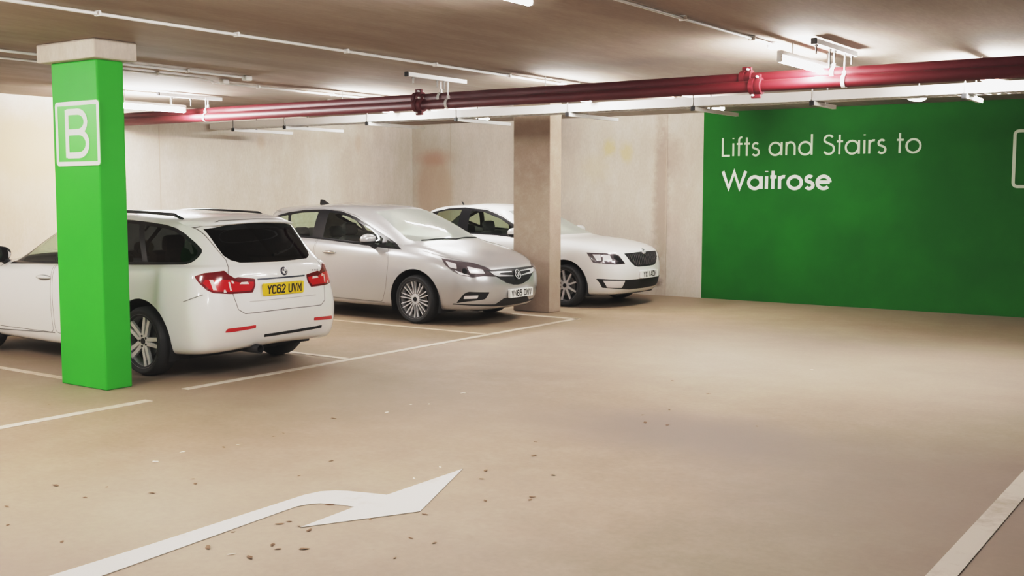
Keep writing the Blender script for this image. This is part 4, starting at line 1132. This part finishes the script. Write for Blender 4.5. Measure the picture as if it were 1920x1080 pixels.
    # shark fin aerial
    q = c.hit((.86, .003, 3), (0, 0, -1))[0]
    bm = BM(); add_prism(bm, [(-.09, -.01), (-.075, .065), (-.03, .062), (.09, .0), (.09, -.01)], lambda u, v, d: c.p(q.x + u, d, q.z + v), -.016, .016)
    smooth_angle(obj('roof_aerial', fix(bm), M['black_gloss'], c.root))
    # wipers, ticket behind the screen, inside mirror
    for y0, y1 in ((-.62, -.02), (-.05, .5)):
        bm = BM(); pts = []
        for k in range(9):
            y = y0 + (y1 - y0) * k / 8; z = 1.045 + .012 * math.sin(k / 8 * PI)
            h = c.hit((6, max(abs(y), .003), z), (-1, 0, 0)); pts.append(c.p(h[0].x + .012, y, z))
        add_tube(bm, pts, .009, 6); obj('wiper', fix(bm), M['black_plastic'], c.root)
    bm = BM(); add_box(bm, c.p(2.56, 0, 1.335), (.03, .22, .07), .02); smooth_angle(obj('rear_view_mirror', bm, M['black_plastic'], c.root))
    c.underbody(.5, 3.75, ((3.33, .29, .405), (.80, .29, .395))); c.floor_pan(.45, 3.3)
    bm = BM(); add_box(bm, c.p(3.86, 0, .195), (.5, 1.1, .04)); obj('front_undertray', bm, M['void'], c.root)
    c.seats(1.95, .98, zt=1.2); c.dashboard(2.55, 3.35, 1.0, -1)
    for x in (.80, 3.33):
        for s in (1, -1): c.wheel(x, s, .89, .316, .247, 'multi')
    bm = BM(); p = c.p(2.96, .12, 1.05)
    bm.faces.new([bm.verts.new(v) for v in (p + Vector((-.16, -.14, .0)), p + Vector((.12, -.14, .03)), p + Vector((.12, .14, .03)), p + Vector((-.16, .14, 0)))])
    pk = obj('paper_sheet', bm, M['paper'])
    pk.location = c.root.location
    tag(pk, 'white sheet of paper lying on the dashboard of the silver hatchback', 'paper')
    return c
make_hatch()

# ---------- white liftback behind the concrete pillar ----------
def make_lift():
    c = Car('liftback_car', LIFTBACK, (-12.37, 14.63, 0), 0, M['white_paint_b'])
    tag(c.root, 'white car farthest away, its middle hidden by the bare concrete pillar', 'car')
    c.cut('front_door', [(1.72, .27), (2.95, .25), (3.08, .45), (3.12, .75), (3.08, .95), (2.78, 1.13), (2.45, 1.30), (2.1, 1.40), (1.70, 1.42)], 'y', SIDE, seam=.006, r=.05)
    c.cut('rear_door', [(1.69, .27), (1.67, 1.42), (1.2, 1.41), (.98, 1.3), (1.1, 1.02), (1.36, .72), (1.48, .45), (1.5, .27)], 'y', SIDE, seam=.006, r=.05)
    DLO = [(3.12, .955), (2.78, 1.135), (2.44, 1.292), (2.25, 1.35), (2.087, 1.392), (1.658, 1.42), (1.3, 1.405), (1.0, 1.35), (.78, 1.26), (.66, 1.18), (.72, 1.13), (.95, 1.06), (1.827, 1.022), (2.43, 1.005)]
    c.cut('trim', DLO, 'y', SIDE, r=.015)
    W = dict(front_side=[(1.83, 1.045), (1.80, 1.375), (2.07, 1.352), (2.42, 1.255), (2.72, 1.115), (2.9, 1.02)],
             rear_side=[(1.62, 1.052), (1.60, 1.388), (1.3, 1.375), (1.12, 1.345), (1.05, 1.10), (1.1, 1.08)],
             rear_quarter=[(1.02, 1.32), (.82, 1.24), (.74, 1.18), (.96, 1.10)])
    for k, P in W.items(): c.cut(k, P, 'y', SIDE, only=('trim',), r=.02)
    c.cut('windscreen', [(-.01, 1.03), (.3, 1.03), (.69, 1.02), (.70, 1.05), (.645, 1.2), (.55, 1.375), (.3, 1.40), (-.01, 1.41)], 'x', lambda q, n: q.x > 2.0 and n.x > .1)
    c.cut('rear_window', [(-.01, 1.12), (.5, 1.12), (.48, 1.36), (-.01, 1.38)], 'x', lambda q, n: q.x < 1.3 and n.x < .1)
    FS = lambda q, n: q.x > 3.7
    c.cut('headlight', [(4.10, .85, .800), (4.466, .665, .788), (4.513, .615, .765), (4.583, .535, .64), (4.50, .695, .632), (4.213, .845, .658)], 'f', FS, r=.012)
    c.cut('lamp_reflector', [(4.19, .83, .775), (4.29, .78, .772), (4.31, .785, .69), (4.26, .815, .685)], 'f', FS, only=('headlight',), r=.01)
    c.cut('lamp_reflector', [(4.32, .765, .772), (4.41, .71, .768), (4.45, .70, .69), (4.335, .775, .685)], 'f', FS, only=('headlight',), r=.01)
    c.cut('lamp_dark', [(4.45, .675, .775), (4.50, .63, .755), (4.575, .54, .645), (4.50, .68, .65), (4.53, .63, .675), (4.47, .68, .715)], 'f', FS, only=('headlight',))
    c.cut('grille', [(-.01, .795), (.5, .785), (.49, .765), (.42, .665), (.33, .60), (.25, .585), (-.01, .58)], 'x', FRONT, r=.012)
    c.cut('lower_grille', [(-.01, .402), (.5, .408), (.835, .43), (.79, .30), (.4, .262), (-.01, .258)], 'x', FRONT, r=.01)
    c.cut('fog_lamp', [(.80, .405), (.535, .398), (.565, .295), (.755, .303)], 'x', FRONT, only=('lower_grille',), r=.01)
    c.cut('arch', sq(3.74, .30, .39), 'y', lambda q, n: q.y > .45)
    c.cut('arch', sq(1.06, .30, .39), 'y', lambda q, n: q.y > .45)
    c.done()
    c.make('body', c.paint)
    for s in (1, -1):
        rd = c.make('rear_door', c.paint, s); fd = c.make('front_door', c.paint, s)
        c.make('trim', M['black_gloss'], s, name='window_trim')
        for k in W: c.make(k, M['glass'], s, name='side_window')
        h = c.make('headlight', M['lamp_dark'], s, push=.003); c.make('lamp_reflector', M['lamp_chrome'], s, h, push=.004); c.make('lamp_dark', M['black_gloss'], s, h, 'lamp_bezel', push=.004)
        c.make('fog_lamp', M['lamp_chrome'], s, push=.003)
        c.mirror(2.86, s, 1.06, (.17, .27, .15), reach=.08)
    c.gap('front_door'); c.gap('rear_door')
    c.make('windscreen', M['glass_screen']); c.make('rear_window', M['glass'])
    g = c.make('grille', M['black_plastic']); c.make('lower_grille', M['black_plastic'])
    bm = BM()
    for k in range(19):
        y = -.43 + .86 * k / 18; zz = .775; zb = .605 + max(abs(y) - .28, 0) * .6
        if abs(y) < .03: zz = .72
        a = c.hit((6, max(abs(y), .003), zz), (-1, 0, 0))[0]; b_ = c.hit((6, max(abs(y), .003), zb), (-1, 0, 0))[0]
        add_tube(bm, [c.p(a.x + .004, y, zz), c.p((a.x + b_.x) / 2 + .008, y, (zz + zb) / 2), c.p(b_.x + .004, y, zb)], .006, 6)
    obj('grille_bar', fix(bm), M['lamp_dark'], g)
    pl = c.plate('YX 1ADN', .05, .468, .03, 1, M['plate_white'], -.02)
    bd, fn = disc(c, 'badge', 0, .80, .052, M['white_paint_b'], 1, lift=.02)
    bm = BM(); add_ribbon(bm, arc(0, 0, .036, .036, 0, 360, 24), .008, fn, .002); add_ribbon(bm, [(-.02, -.012), (.0, .014), (.02, .0)], .014, fn, .002); obj('badge_emblem', bm, M['badge_dark'], bd)
    q = c.hit((1.18, .003, 3), (0, 0, -1))[0]
    bm = BM(); add_tube(bm, [c.p(q.x, 0, q.z - .01), c.p(q.x - .05, 0, q.z + .06)], [.016, .006], 8); obj('roof_aerial', fix(bm), M['black_plastic'], c.root)
    c.underbody(.5, 4.1, ((3.74, .30, .39), (1.06, .30, .39))); c.floor_pan(.5, 3.4)
    bm = BM(); add_box(bm, c.p(4.2, 0, .195), (.5, 1.1, .04)); obj('front_undertray', bm, M['void'], c.root)
    c.seats(2.2, 1.25, zt=1.17); c.dashboard(2.75, 3.4, .98, -1)
    for x in (1.06, 3.74):
        for s in (1, -1): c.wheel(x, s, .89, .316, .235, 'nine')
    return c
make_lift()
# small litter on the floor
LEAF = [(-5.57, 3.20), (-5.25, 3.02), (-5.74, 3.60), (-5.47, 3.75), (-5.15, 3.82), (-4.78, 3.02), (-5.38, 3.55), (-5.11, 4.09), (-5.21, 4.15), (-5.70, 4.80), (-5.67, 5.22), (-5.69, 5.33), (-4.85, 4.94), (-5.76, 5.90), (-4.75, 4.57), (-4.12, 3.89), (-3.93, 3.84), (-3.74, 3.62), (-3.91, 3.58), (-3.84, 3.55), (-4.13, 3.37), (-4.22, 3.60), (-3.86, 3.39), (-3.29, 4.05), (-3.43, 4.04), (-3.30, 3.77), (-3.63, 4.39), (-3.91, 5.31), (-3.81, 5.14), (-3.52, 4.78), (-4.17, 4.23), (-3.81, 4.16), (-4.13, 3.83), (-4.02, 3.86), (-8.00, 4.99), (-4.09, 6.13), (-3.88, 5.80), (-3.51, 5.46), (-3.33, 4.94), (-3.35, 4.99), (-3.85, 7.66), (-3.92, 7.36), (-3.78, 7.13), (-3.89, 8.46), (-3.05, 7.48), (-3.60, 7.14), (-4.42, 8.86)]
FLECK = [(-5.74, 4.29), (-5.81, 4.55), (-5.67, 4.90), (-5.58, 6.30), (-5.64, 6.65), (-5.53, 6.75), (-5.60, 7.29), (-4.15, 4.92), (-3.96, 3.37), (-4.19, 5.22), (-3.62, 10.21)]
def flake(r, seed):
    rr = random.Random(seed); bm = BM(); n = 9; c = bm.verts.new((0, 0, r * .28)); ring = []
    for k in range(n):
        a = 2 * PI * k / n; q = r * (.55 + .6 * rr.random()); ring.append(bm.verts.new((q * 1.5 * math.cos(a), q * .7 * math.sin(a), r * .18 * rr.random() + .001)))
    for k in range(n): bm.faces.new((c, ring[k], ring[(k + 1) % n]))
    return bm
SRC = [obj('dry_leaf', flake(.021, s), M['leaf']) for s in range(4)]
SRF = [obj('paper_scrap', flake(.022, 10 + s), M['fleck']) for s in range(3)]
for pts, src, lab, cat, grp in ((LEAF, SRC, 'tiny dry brown leaf fragment lying on the tan floor', 'leaf', 'leaf fragments on the floor'), (FLECK, SRF, 'tiny pale scrap lying on the tan floor', 'scrap', 'pale scraps on the floor')):
    for i, (x, y) in enumerate(pts):
        if i < len(src): o = src[i]
        else: o = src[i % len(src)].copy(); COL.objects.link(o)
        o.location = (x, y, .001); o.rotation_euler = (0, 0, i * 1.7); k = .45 + .55 * random.random(); o.scale = (k, k, k)
        tag(o, lab, cat, grp)
